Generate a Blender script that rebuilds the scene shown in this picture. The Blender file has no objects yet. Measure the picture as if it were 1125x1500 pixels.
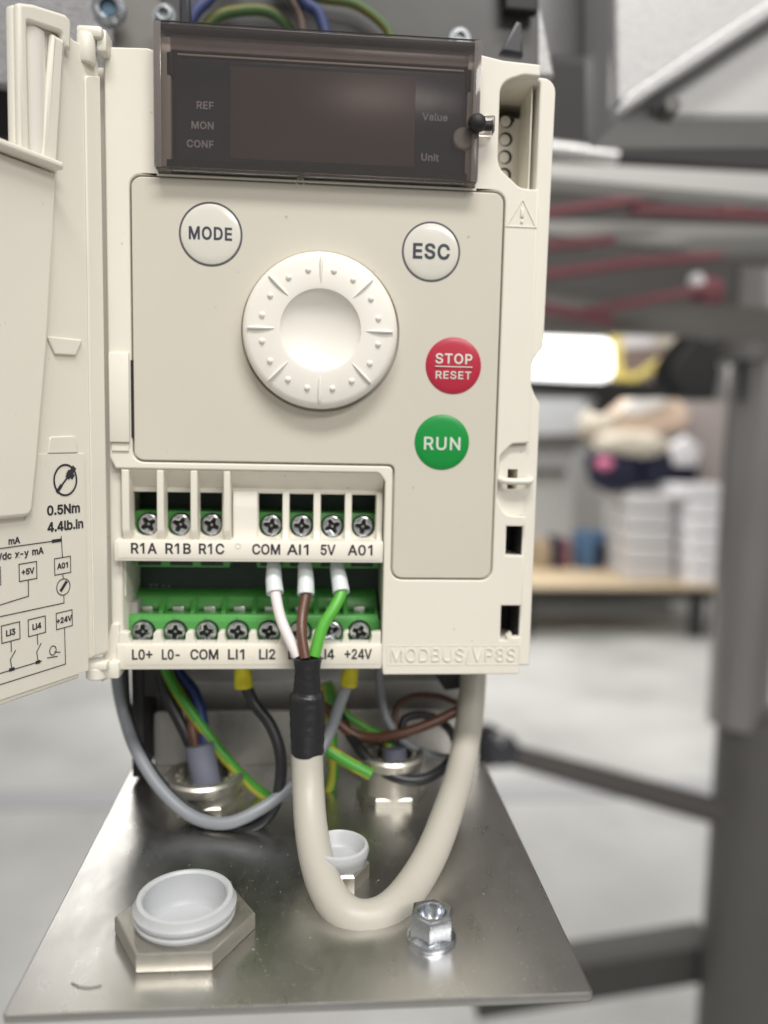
import bpy, bmesh, math, random
from mathutils import Vector, Matrix
random.seed(7)
S = bpy.context.scene
COL = S.collection
S.unit_settings.scale_length = 0.01      # one unit is one centimetre

# ---------------------------------------------------------------- camera
CX, CY, FPX = 562.5, 750.0, 1150.0
MR = Vector((0.99661002, -0.07955593, 0.02095986))
MU = Vector((-0.01268466, 0.10313177, 0.99458682))
MF = Vector((0.08128691, 0.99148106, -0.10177302))
CP = Vector((0.02288119, -13.0, -1.59984123))
cam = bpy.data.cameras.new("camera")
camo = bpy.data.objects.new("camera", cam); COL.objects.link(camo)
camo.matrix_world = Matrix(((MR.x, MU.x, -MF.x, CP.x), (MR.y, MU.y, -MF.y, CP.y), (MR.z, MU.z, -MF.z, CP.z), (0, 0, 0, 1)))
cam.sensor_fit = 'VERTICAL'; cam.sensor_height = 36.0; cam.lens = 36.0*FPX/1500.0
cam.clip_start = 0.5; cam.clip_end = 5000
cam.dof.use_dof = True; cam.dof.focus_distance = 11.65; cam.dof.aperture_fstop = 0.108
S.camera = camo

# ---------------------------------------------------------------- light (indoor workshop: ceiling lamps, bounced light, added bench fill)
w = bpy.data.worlds.new("World"); S.world = w; w.use_nodes = True
bg = w.node_tree.nodes['Background']; bg.inputs[0].default_value = (1.0, 0.97, 0.93, 1); bg.inputs[1].default_value = 0.34
def area(name, loc, target, sx, sy, watt, col=(1, 0.97, 0.92)):
    l = bpy.data.lights.new(name, 'AREA'); l.shape = 'RECTANGLE'; l.size = sx; l.size_y = sy; l.energy = watt; l.color = col
    o = bpy.data.objects.new(name, l); COL.objects.link(o); o.location = loc
    o.rotation_euler = (Vector(target)-Vector(loc)).to_track_quat('-Z', 'Y').to_euler()
area("ceiling_lamp", (8, -75, 128), (0, 0, 0), 90, 26, 205000)
area("ceiling_lamp_front", (70, -150, 110), (0, 0, -3), 120, 30, 150000)
area("bench_fill", (70, 235, 45), (115, 420, -40), 110, 20, 200000)  # added fill, hidden behind the machine, to brighten the bench
area("ceiling_lamp_back", (40, 400, 175), (40, 400, -111), 320, 260, 960000)
S.view_settings.view_transform = 'Standard'; S.view_settings.look = 'None'; S.view_settings.gamma = 1; S.view_settings.exposure = 0.04
S.render.engine = 'CYCLES'; S.cycles.use_denoising = True
S.cycles.max_bounces = 8; S.cycles.transparent_max_bounces = 12

# letter outlines (advance, closed outlines), 1000 units to the em
CAPH = 509
GL = {"+":[453,[[199,80,254,80,254,227,400,227,400,282,254,282,254,430,199,430,199,282,53,282,53,227,199,227]]],",":[188,[[38,-119,68,71,137,71,84,-119]]],"-":[453,[[337,244,337,188,114,188,114,244]]],".":[188,[[95,-4,78,-1,63,9,53,24,50,41,53,59,63,73,78,83,95,87,113,83,128,73,138,59,141,41,138,24,128,9,113,-1]]],"/":[249,[[235,533,71,-76,14,-76,178,533]]],"0":[453,[[227,-7,174,1,130,24,95,62,69,113,53,178,48,254,53,330,69,395,95,447,130,484,174,508,227,516,279,508,323,484,358,447,384,395,400,330,405,254,400,178,384,113,359,62,323,24,279,1],[227,50,261,56,290,74,313,103,330,144,340,194,344,254,340,314,330,365,313,405,290,435,261,453,227,460,192,453,163,435,140,405,123,365,113,314,109,254,113,194,123,144,140,103,163,74,192,56]]],"1":[453,[[276,509,276,0,212,0,212,440,86,358,86,427,198,509]]],"2":[453,[[64,0,64,47,234,229,282,282,311,327,318,348,320,371,317,397,308,419,293,436,273,449,250,457,224,460,196,457,172,447,153,433,139,413,130,390,127,362,66,362,71,405,86,442,111,473,143,496,182,511,225,516,268,511,306,497,337,474,361,445,376,411,381,372,378,345,371,318,357,290,336,259,267,180,153,60,389,57,389,0]]],"3":[453,[[218,-7,173,-3,133,10,98,30,70,57,52,91,44,132,109,132,115,107,126,87,144,71,165,59,191,52,219,50,248,53,275,61,297,74,315,93,325,116,329,145,326,172,316,196,299,217,275,234,242,244,201,248,157,248,157,299,288,448,70,452,70,509,372,509,372,461,211,278,211,289,264,288,308,276,344,253,371,222,387,186,393,145,387,103,370,66,344,36,309,12,266,-2]]],"4":[453,[[282,0,343,0,343,105,413,105,413,163,343,163,343,509,255,509,40,158,40,105,282,105],[108,163,282,163,282,440]]],"5":[430,[[221,-7,178,-2,140,11,108,32,83,60,66,93,60,130,122,130,127,108,138,89,154,73,173,60,196,52,221,50,250,53,276,64,298,82,314,104,324,131,328,162,324,193,314,221,297,244,275,262,248,273,218,277,167,268,145,258,128,246,67,253,96,509,366,509,366,452,151,452,134,301,155,315,178,325,203,331,229,334,263,330,294,321,321,306,345,285,364,260,379,231,388,199,391,163,385,117,369,76,343,41,309,15,268,-1]]],"6":[453,[[226,-7,182,-1,142,15,109,40,84,74,69,115,64,162,68,199,80,239,102,285,137,340,252,509,322,509,151,261,165,288,196,307,235,314,278,309,316,295,346,271,370,240,384,201,389,157,384,112,368,73,343,39,310,14,271,-2],[226,48,254,52,279,63,299,79,314,101,324,128,327,157,324,187,314,213,299,235,279,251,254,262,226,265,198,262,174,252,153,235,138,214,128,188,125,158,128,128,138,102,153,79,174,63,198,52]]],"7":[453,[[97,0,323,448,62,452,62,509,391,509,391,449,165,0]]],"8":[453,[[226,-7,178,-2,136,11,101,33,74,62,57,96,52,135,55,166,65,195,81,220,101,241,125,256,153,265,119,282,93,308,76,342,70,380,75,417,90,450,114,477,146,498,184,511,226,516,269,511,306,498,337,477,361,450,377,417,382,380,376,342,359,308,333,282,300,267,327,256,351,241,372,220,387,195,397,166,401,135,395,96,378,62,352,33,317,11,275,-2],[226,49,258,52,285,60,307,74,323,91,333,113,337,139,333,165,322,189,305,208,283,223,256,232,226,235,196,232,169,223,147,208,130,189,119,165,115,139,119,113,129,91,145,74,167,60,195,52],[226,290,252,292,274,300,293,313,307,330,316,351,319,376,316,399,308,420,294,437,275,449,252,457,226,460,200,457,177,449,159,437,145,420,136,399,133,376,136,351,145,330,159,313,178,300,201,292]]],"9":[453,[[226,516,271,510,310,494,343,468,368,434,384,393,389,347,385,309,373,270,350,224,315,168,200,0,130,0,301,248,287,221,257,202,218,195,175,199,137,214,106,237,83,269,68,307,64,352,69,397,85,436,110,469,143,494,182,510],[226,460,199,457,174,446,154,429,138,407,129,381,125,352,129,322,138,295,154,274,174,257,199,247,226,243,254,247,279,257,299,273,314,295,324,321,327,350,324,381,314,407,299,429,279,446,254,457]]],"A":[480,[[16,0,201,509,278,509,463,0,395,0,345,140,134,140,85,0],[155,197,326,197,240,436]]],"B":[456,[[60,0,60,509,241,509,289,504,329,491,359,469,381,442,394,410,398,374,395,344,387,320,373,301,356,286,315,267,339,257,363,245,385,227,402,203,414,173,418,136,413,100,400,67,377,39,344,18,301,4,247,0],[125,57,245,57,296,63,330,80,349,105,355,137,352,161,342,184,327,203,306,218,279,228,248,231,125,231],[125,285,238,285,265,288,288,296,308,309,323,326,333,348,336,372,330,403,313,429,283,446,240,452,125,452]]],"C":[510,[[267,-7,205,1,150,25,104,63,70,115,48,179,40,254,48,329,70,393,104,445,150,484,205,508,267,516,305,513,340,504,373,490,402,471,427,447,448,418,463,385,473,348,408,348,401,373,389,395,357,428,315,449,267,456,223,450,184,432,150,403,125,364,109,314,103,254,109,194,125,145,151,105,184,76,223,59,267,53,315,60,357,81,389,114,408,160,473,160,463,124,448,91,428,62,402,38,373,19,341,5,305,-4]]],"D":[502,[[60,0,60,509,225,509,294,501,353,478,399,441,433,391,455,329,462,255,455,181,433,119,398,68,351,31,291,8,219,0],[125,57,215,57,272,63,318,81,354,110,379,149,394,198,399,255,394,312,379,361,354,399,320,428,275,446,221,452,125,452]]],"E":[419,[[60,0,60,509,372,509,372,452,125,452,125,286,355,286,355,229,125,229,125,57,375,57,375,0]]],"F":[410,[[60,0,60,509,369,509,369,452,125,452,125,278,346,278,346,221,125,221,125,0]]],"I":[170,[[55,0,120,0,120,509,55,509]]],"L":[393,[[60,0,60,509,125,509,125,57,361,57,361,0]]],"M":[628,[[60,0,60,509,150,509,314,110,478,509,568,509,568,0,507,0,507,400,343,0,285,0,121,400,121,0]]],"N":[523,[[403,509,403,120,118,509,60,509,60,0,124,0,124,389,409,0,467,0,467,509]]],"O":[533,[[267,-7,205,1,150,25,105,63,70,115,48,179,40,254,48,329,70,393,105,445,150,484,205,508,267,516,329,508,384,484,429,445,464,393,486,329,493,254,486,179,464,115,429,63,384,25,329,1],[267,53,310,59,349,76,383,105,408,144,425,194,430,254,425,314,408,365,383,404,349,433,310,450,267,456,223,450,184,433,151,404,125,364,109,314,103,254,109,194,125,144,151,105,184,76,223,59]]],"P":[445,[[60,0,60,509,235,509,289,503,332,487,366,462,390,430,404,391,409,348,404,304,390,265,366,233,332,207,289,191,235,186,125,186,125,0],[125,242,233,242,269,246,297,256,318,272,333,294,342,319,344,348,342,376,333,402,318,423,297,439,268,449,232,452,125,452]]],"R":[449,[[60,0,60,509,236,509,290,504,333,489,367,465,390,433,405,395,409,352,405,309,390,271,367,240,333,217,318,211,428,0,353,0,248,198,125,198,125,0],[125,255,234,255,269,258,298,267,319,281,334,300,342,324,345,352,342,380,334,405,319,425,298,440,269,449,233,452,125,452]]],"S":[447,[[224,-9,172,-4,128,9,91,31,64,60,46,96,38,137,104,137,110,110,123,88,142,71,166,59,194,52,224,49,257,52,286,60,311,74,329,92,341,114,346,139,342,161,332,179,316,193,296,205,245,222,184,239,128,260,86,289,60,326,52,372,58,413,75,448,102,476,138,498,180,511,227,516,275,511,316,498,351,476,377,449,394,415,401,378,337,378,326,412,302,437,267,453,225,459,194,456,167,448,145,435,129,418,118,398,115,376,119,352,131,334,148,319,169,308,212,293,264,279,312,264,359,238,379,220,395,198,405,171,408,139,403,99,386,64,360,34,323,11,278,-4]]],"T":[449,[[32,452,32,509,417,509,417,452,257,452,257,0,193,0,193,452]]],"U":[517,[[259,-8,203,-2,154,15,114,43,85,80,66,124,60,173,60,509,124,509,124,178,128,144,141,113,160,87,187,68,220,56,259,52,298,56,331,68,357,87,377,113,389,144,393,178,393,509,457,509,457,173,451,124,433,80,403,43,363,15,315,-2]]],"V":[480,[[204,0,16,509,84,509,241,60,395,509,463,509,278,0]]],"_":[319,[[319,0,319,-56,0,-56,0,0]]],"a":[389,[[160,-9,126,-5,94,5,68,22,48,45,35,73,30,108,34,138,43,161,58,179,78,193,125,211,178,220,234,227,265,235,273,243,276,255,273,279,267,297,256,311,240,322,220,329,196,331,171,329,149,322,118,301,100,274,41,291,57,322,79,346,104,364,133,375,163,382,194,384,239,379,286,360,306,343,322,320,333,290,337,251,337,0,277,0,277,52,252,25,215,1,190,-6],[170,45,202,49,228,59,248,74,263,93,272,115,276,138,276,190,259,182,231,176,200,171,175,168,134,159,117,150,103,139,95,124,92,105,94,87,102,72,114,61,130,52]]],"b":[424,[[229,-8,198,-5,172,4,138,31,118,59,112,0,53,0,53,509,114,509,114,319,137,346,171,373,197,381,229,384,274,378,313,361,345,332,370,293,385,245,390,189,385,133,370,84,346,45,313,16,274,-2],[220,47,253,51,279,66,301,88,316,117,325,151,328,189,325,227,316,261,301,290,280,311,253,325,220,330,188,325,161,312,140,291,125,263,116,229,113,189,116,150,125,115,140,86,162,65,188,51]]],"c":[396,[[207,-8,159,-2,117,16,82,46,56,85,40,133,34,187,40,243,56,291,82,330,117,360,159,378,207,384,260,377,305,356,340,322,362,277,303,262,290,289,270,311,242,325,207,330,173,325,145,310,124,287,108,258,99,224,96,187,99,151,108,117,124,89,145,66,173,51,207,46,243,52,271,66,292,89,304,117,363,102,354,78,341,56,306,21,261,-1]]],"d":[424,[[195,-8,151,-2,111,16,79,45,55,84,39,133,34,189,39,245,55,293,79,332,112,361,151,378,196,384,228,381,253,373,287,346,306,319,311,509,372,509,372,0,313,0,313,59,287,31,252,4,227,-5],[205,47,236,51,263,65,284,86,299,115,309,150,312,189,309,229,300,263,284,291,263,312,237,325,205,330,172,325,145,311,124,290,108,261,99,227,96,189,99,151,109,117,124,88,145,66,172,51]]],"e":[404,[[212,-8,161,-2,117,16,82,46,56,85,40,132,34,187,39,242,55,290,81,329,115,359,157,378,205,384,236,382,266,374,294,361,319,341,341,315,357,282,368,242,371,194,371,169,96,169,100,139,110,106,128,80,151,61,179,50,212,46,254,53,285,73,306,105,365,91,353,63,335,39,311,19,283,4,249,-5],[98,221,310,221,307,237,298,269,283,294,263,314,237,326,205,330,173,326,146,313,125,294,109,270,99,241]]],"g":[425,[[207,-151,168,-148,134,-140,105,-127,82,-110,64,-91,51,-69,101,-41,122,-66,154,-88,178,-95,207,-97,249,-92,282,-75,304,-47,311,-6,311,68,287,41,252,16,227,8,195,5,152,10,113,27,80,53,55,90,39,136,34,191,39,246,55,293,80,332,112,361,152,378,196,384,228,382,253,373,288,346,308,319,313,379,372,379,372,-9,367,-54,350,-90,324,-117,291,-136,251,-147],[205,59,237,63,264,75,285,95,300,121,309,154,312,193,309,231,300,264,285,291,264,312,237,325,205,330,172,325,145,312,124,290,109,262,99,229,96,193,99,155,109,123,124,96,145,76,172,63]]],"i":[167,[[53,0,53,379,114,379,114,0],[84,443,67,446,54,455,44,468,41,483,44,499,54,512,67,521,84,524,100,521,114,512,123,499,126,483,123,468,114,455,100,446]]],"l":[189,[[139,-2,101,3,74,20,58,47,53,84,53,509,114,509,114,99,115,77,120,62,130,54,146,52,160,53,170,54,181,3,162,-1]]],"m":[610,[[53,0,53,379,112,379,112,295,118,323,132,346,151,363,172,376,195,384,219,386,257,380,287,361,309,331,321,295,312,295,322,321,337,343,357,361,381,375,407,383,437,386,468,383,497,372,522,354,541,328,553,296,557,255,557,0,496,0,496,254,490,289,473,313,447,326,419,330,395,328,374,320,358,307,345,290,338,270,335,247,335,0,274,0,274,260,269,288,253,311,229,326,199,330,178,328,158,320,140,307,126,289,117,266,114,238,114,0]]],"n":[410,[[114,227,114,0,53,0,53,379,112,379,112,287,102,287,124,332,152,362,187,379,227,384,264,380,295,369,321,349,341,321,353,285,357,240,357,0,296,0,296,235,290,275,273,304,246,323,210,329,184,326,161,317,141,303,126,283,117,257]]],"t":[227,[[204,379,204,327,6,327,6,379],[65,471,126,471,126,98,128,76,136,61,150,53,170,50,185,51,202,54,213,2,192,-3,168,-4,125,2,92,21,72,52,65,93]]],"u":[410,[[182,-5,146,-1,115,11,89,31,69,59,57,95,53,139,53,379,114,379,114,144,119,105,137,75,164,56,200,50,226,53,249,62,268,77,283,97,293,122,296,153,296,379,357,379,357,0,298,0,298,92,307,92,286,47,257,17,222,0]]],"v":[389,[[163,0,17,379,84,379,165,155,187,87,206,21,184,21,203,87,224,155,305,379,371,379,226,0]]],"x":[379,[[21,0,171,218,171,171,29,379,100,379,147,306,179,253,207,206,175,206,202,253,233,306,282,379,352,379,209,169,209,214,358,0,287,0,231,85,200,136,173,182,205,182,178,136,148,85,91,0]]],"y":[389,[[47,-139,61,-86,71,-87,104,-89,118,-84,130,-74,141,-58,151,-36,163,-1,17,379,84,379,165,155,187,87,206,21,184,21,202,87,224,155,305,379,371,379,204,-58,177,-107,159,-124,139,-136,117,-143,91,-145,65,-143]]]}

# ---------------------------------------------------------------- helpers
def ray(px, py): return (px-CX)*MR + (CY-py)*MU + FPX*MF
def at(px, py, Y=0.0):
    """world point that lies at depth Y on the sight line through a photo pixel (measured once, used as plain coordinates)"""
    d = ray(px, py); return CP + d*((Y-CP.y)/d.y)
def atz(px, py, Z):
    d = ray(px, py); return CP + d*((Z-CP.z)/d.z)
def pxs(n, Y): return n*(Y-CP.y)/FPX      # n photo pixels at depth Y, in cm

def props(o, label=None, cat=None, group=None, kind=None):
    for k, v in (('label', label), ('category', cat), ('group', group), ('kind', kind)):
        if v: o[k] = v
    return o
def thing(name, label, cat, loc=(0, 0, 0), group=None):
    o = bpy.data.objects.new(name, None); COL.objects.link(o); o.location = loc; o.empty_display_size = 0.3
    o['_l'] = list(loc); return props(o, label, cat, group)
def link(name, me, mat=None, parent=None, loc=(0, 0, 0), rot=None, scale=None):
    o = bpy.data.objects.new(name, me); COL.objects.link(o)
    if mat is not None and not len(me.materials): me.materials.append(mat)
    o.location = loc
    if rot: o.rotation_euler = rot
    if scale: o.scale = scale
    if parent is not None:
        o.parent = parent
        if parent.type == 'EMPTY': o.matrix_parent_inverse = Matrix.Translation(-Vector(parent.location))
    return o
def smooth(me, ang=35):
    for p in me.polygons: p.use_smooth = True
    try: me.set_sharp_from_angle(angle=math.radians(ang))
    except Exception: pass
    return me
def fillet(pts, seg=5):
    """(x,z[,r]) corners -> outline with rounded corners"""
    out = []; n = len(pts)
    for i, p in enumerate(pts):
        r = p[2] if len(p) > 2 else 0
        P = Vector(p[:2])
        if r <= 0: out.append(tuple(P)); continue
        A = Vector(pts[i-1][:2]); B = Vector(pts[(i+1) % n][:2])
        a = (A-P).normalized(); b = (B-P).normalized()
        c = max(-0.999, min(0.999, a.dot(b))); t = r/math.tan(math.acos(c)/2)
        t = min(t, (A-P).length*0.49, (B-P).length*0.49); r = t*math.tan(math.acos(c)/2)
        m = (a+b).normalized(); O = P+m*math.hypot(t, r)
        v0 = P+a*t-O; v1 = P+b*t-O
        ang = math.atan2(v0.x*v1.y-v0.y*v1.x, v0.dot(v1))
        for k in range(seg+1):
            th = ang*k/seg; cs, sn = math.cos(th), math.sin(th)
            out.append((O.x+v0.x*cs-v0.y*sn, O.y+v0.x*sn+v0.y*cs))
    return out
def rect(x0, z0, x1, z1, r=0): return [(x0, z0, r), (x1, z0, r), (x1, z1, r), (x0, z1, r)]
def circ(cx, cz, r, n=32): return [(cx+r*math.cos(2*math.pi*k/n), cz+r*math.sin(2*math.pi*k/n)) for k in range(n)]
def curve_mesh(loops, half, bev, res=1, offset=None):
    cu = bpy.data.curves.new('c', 'CURVE'); cu.dimensions = '2D'; cu.fill_mode = 'BOTH'
    cu.extrude = max(half-bev, 0); cu.bevel_depth = bev; cu.bevel_resolution = res; cu.offset = (-bev if offset is None else offset)
    for lp in loops:
        s = cu.splines.new('POLY'); s.points.add(len(lp)-1); s.use_cyclic_u = True
        for q, p in zip(s.points, lp): q.co = (p[0], p[1], 0, 1)
    o = bpy.data.objects.new('c', cu); COL.objects.link(o)
    me = bpy.data.meshes.new_from_object(o)
    bpy.data.objects.remove(o); bpy.data.curves.remove(cu)
    me.materials.clear()
    return me
TOXZ = Matrix(((1, 0, 0, 0), (0, 0, -1, 0), (0, 1, 0, 0), (0, 0, 0, 1)))
I4 = Matrix.Identity(4)
def prism_me(outer, holes=(), y0=0, y1=1, bev=0.02, F=I4, res=1):
    """outline in (x,z), thickness from y0 (front) to y1 (back)"""
    half = (y1-y0)/2; bev = min(bev, half*0.98)
    me = curve_mesh([fillet(outer)]+[fillet(h) for h in holes], half, bev, res)
    me.transform(F @ Matrix.Translation((0, (y0+y1)/2, 0)) @ TOXZ)
    return smooth(me)
def prism(name, outer, holes, y0, y1, mat, parent=None, bev=0.02, F=I4, res=1):
    return link(name, prism_me(outer, holes, y0, y1, bev, F, res), mat, parent)
def from_bm(bm, F=I4, ang=35):
    me = bpy.data.meshes.new('m'); bm.to_mesh(me); bm.free(); me.transform(F); return smooth(me, ang)
def box_me(x0, x1, y0, y1, z0, z1, bev=0.0, F=I4, seg=2):
    bm = bmesh.new(); bmesh.ops.create_cube(bm, size=1)
    for v in bm.verts: v.co = ((x0+x1)/2+v.co.x*(x1-x0), (y0+y1)/2+v.co.y*(y1-y0), (z0+z1)/2+v.co.z*(z1-z0))
    if bev: bmesh.ops.bevel(bm, geom=bm.edges[:]+bm.verts[:], offset=bev, segments=seg, profile=0.5, affect='EDGES')
    return from_bm(bm, F)
def box(name, x0, x1, y0, y1, z0, z1, mat, parent=None, bev=0.015, F=I4):
    return link(name, box_me(x0, x1, y0, y1, z0, z1, bev, F), mat, parent)
def xprism_me(prof, x0, x1, bev=0.0, F=I4):
    """profile in (y,z) run along x"""
    bm = bmesh.new()
    a = [bm.verts.new((x0, y, z)) for y, z in prof]; b = [bm.verts.new((x1, y, z)) for y, z in prof]
    n = len(prof); bm.faces.new(a); bm.faces.new(b[::-1])
    for i in range(n): bm.faces.new((a[i], b[i], b[(i+1) % n], a[(i+1) % n]))
    bmesh.ops.recalc_face_normals(bm, faces=bm.faces[:])
    if bev: bmesh.ops.bevel(bm, geom=bm.edges[:]+bm.verts[:], offset=bev, segments=1, profile=0.5, affect='EDGES')
    return from_bm(bm, F)
def xprism(name, prof, x0, x1, mat, parent=None, bev=0.01): return link(name, xprism_me(prof, x0, x1, bev), mat, parent)
def joined(meshes):
    bm = bmesh.new()
    for m in meshes: bm.from_mesh(m)
    me = bpy.data.meshes.new('m'); bm.to_mesh(me); bm.free(); return smooth(me)
def lathe_me(prof, seg=48, axis='Y', F=I4):
    """profile (r, h): around -Y (towards the viewer) or Z"""
    bm = bmesh.new(); rings = []
    for r, h in prof:
        if r < 1e-6: rings.append([bm.verts.new((0, 0, h))])
        else: rings.append([bm.verts.new((r*math.cos(2*math.pi*k/seg), r*math.sin(2*math.pi*k/seg), h)) for k in range(seg)])
    for A, B in zip(rings, rings[1:]):
        for k in range(seg):
            k2 = (k+1) % seg
            if len(A) == 1 and len(B) > 1: bm.faces.new((A[0], B[k], B[k2]))
            elif len(B) == 1 and len(A) > 1: bm.faces.new((A[k], B[0], A[k2]))
            elif len(A) > 1: bm.faces.new((A[k], A[k2], B[k2], B[k]))
    bmesh.ops.recalc_face_normals(bm, faces=bm.faces[:])
    T = TOXZ if axis == 'Y' else I4
    return from_bm(bm, F @ T)
def spline(pts, sub=8):
    P = [Vector(p) for p in pts]
    if len(P) < 3: return [P[0].lerp(P[1], k/sub) for k in range(sub+1)]
    Q = [P[0]*2-P[1]]+P+[P[-1]*2-P[-2]]; out = []
    for i in range(1, len(Q)-2):
        for k in range(sub):
            t = k/sub; a, b, c, d = Q[i-1], Q[i], Q[i+1], Q[i+2]
            out.append(0.5*((2*b)+(c-a)*t+(2*a-5*b+4*c-d)*t*t+(3*b-a-3*c+d)*t**3))
    out.append(P[-1]); return out
def tube_me(pts, r, seg=20, sub=8, split=None, wob=0.0):
    """r: number or list of radii at the control points; split: share of the girth that takes the second material"""
    path = spline(pts, sub); n = len(path)
    if not isinstance(r, (list, tuple)): r = [r]*len(pts)
    def rad(i):
        t = i/(n-1)*(len(r)-1); k = min(int(t), len(r)-2); u = t-k; u = u*u*(3-2*u); return r[k]*(1-u)+r[k+1]*u
    bm = bmesh.new(); rings = []; T = (path[1]-path[0]).normalized()
    N = T.orthogonal().normalized()
    for i, p in enumerate(path):
        T2 = (path[min(i+1, n-1)]-path[max(i-1, 0)]).normalized()
        N = (N-T2*N.dot(T2)).normalized(); B = T2.cross(N)
        ring = []
        for k in range(seg):
            a = 2*math.pi*k/seg; q = rad(i)*(1+wob*math.sin(3*a+i*1.1)*math.sin(i*0.9))
            ring.append(bm.verts.new(p+(N*math.cos(a)+B*math.sin(a))*q))
        rings.append(ring)
    for i, (A, Bq) in enumerate(zip(rings, rings[1:])):
        for k in range(seg):
            f = bm.faces.new((A[k], A[(k+1) % seg], Bq[(k+1) % seg], Bq[k]))
            if split is not None:
                ph = (k/seg+i*0.006) % 0.5
                f.material_index = 1 if ph < split/2 else 0
    bm.faces.new(rings[0][::-1]); bm.faces.new(rings[-1])
    return from_bm(bm, ang=50)
def tube(name, pts, r, mat, parent=None, **k): return link(name, tube_me(pts, r, **k), mat, parent)
def wpx(lst): return [at(*p) for p in lst]

def text_me(s, cap, cx, cz, y=0, align='c', bold=0.0, track=0.0, thick=0.004, F=I4, width=None, bev=0.0, yfun=None, sub=False):
    loops = []; x = 0.0; first = None
    for ch in s:
        if ch == ' ': x += 300+track; continue
        adv, spl = GL[ch]
        for sp in spl: loops.append([(x+sp[i], sp[i+1]) for i in range(0, len(sp), 2)])
        x += adv+track
    xs = [p[0] for l in loops for p in l]; x0, x1 = min(xs), max(xs)
    k = cap/CAPH; kx = width/(x1-x0) if width else k
    ox = {'c': -(x0+x1)/2, 'l': -x0, 'r': -x1}[align]
    loops = [[((a+ox)*kx, (b-CAPH/2)*k) for a, b in l] for l in loops]
    me = curve_mesh(loops, thick/2+bev, bev, 1, offset=bold-bev if bev else bold)
    if yfun:
        bm = bmesh.new(); bm.from_mesh(me)
        bmesh.ops.subdivide_edges(bm, edges=[e for e in bm.edges if e.calc_length() > 0.04], cuts=2)
        for v in bm.verts: v.co.z += yfun(v.co.x+cx, v.co.y+cz)
        bm.to_mesh(me); bm.free()
    me.transform(F @ Matrix.Translation((cx, y, cz)) @ TOXZ)
    return me
def stroke_me(lines, wd, y, F=I4, thick=0.004):
    """flat printed line work: polylines in (x,z)"""
    ms = []
    for ln in lines:
        for (a, b) in zip(ln, ln[1:]):
            A = Vector(a); B = Vector(b); d = (B-A)
            if d.length < 1e-6: continue
            d.normalize(); nn = Vector((-d.y, d.x))*wd/2; A2 = A-d*wd/2; B2 = B+d*wd/2
            ms.append([tuple(A2+nn), tuple(B2+nn), tuple(B2-nn), tuple(A2-nn)])
    bm = bmesh.new()
    for i, q in enumerate(ms):
        yy = y-thick/2-(i % 5)*0.0004
        bm.faces.new([bm.verts.new((p[0], yy, p[1])) for p in q])
    bmesh.ops.recalc_face_normals(bm, faces=bm.faces[:])
    return from_bm(bm, F)

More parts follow.
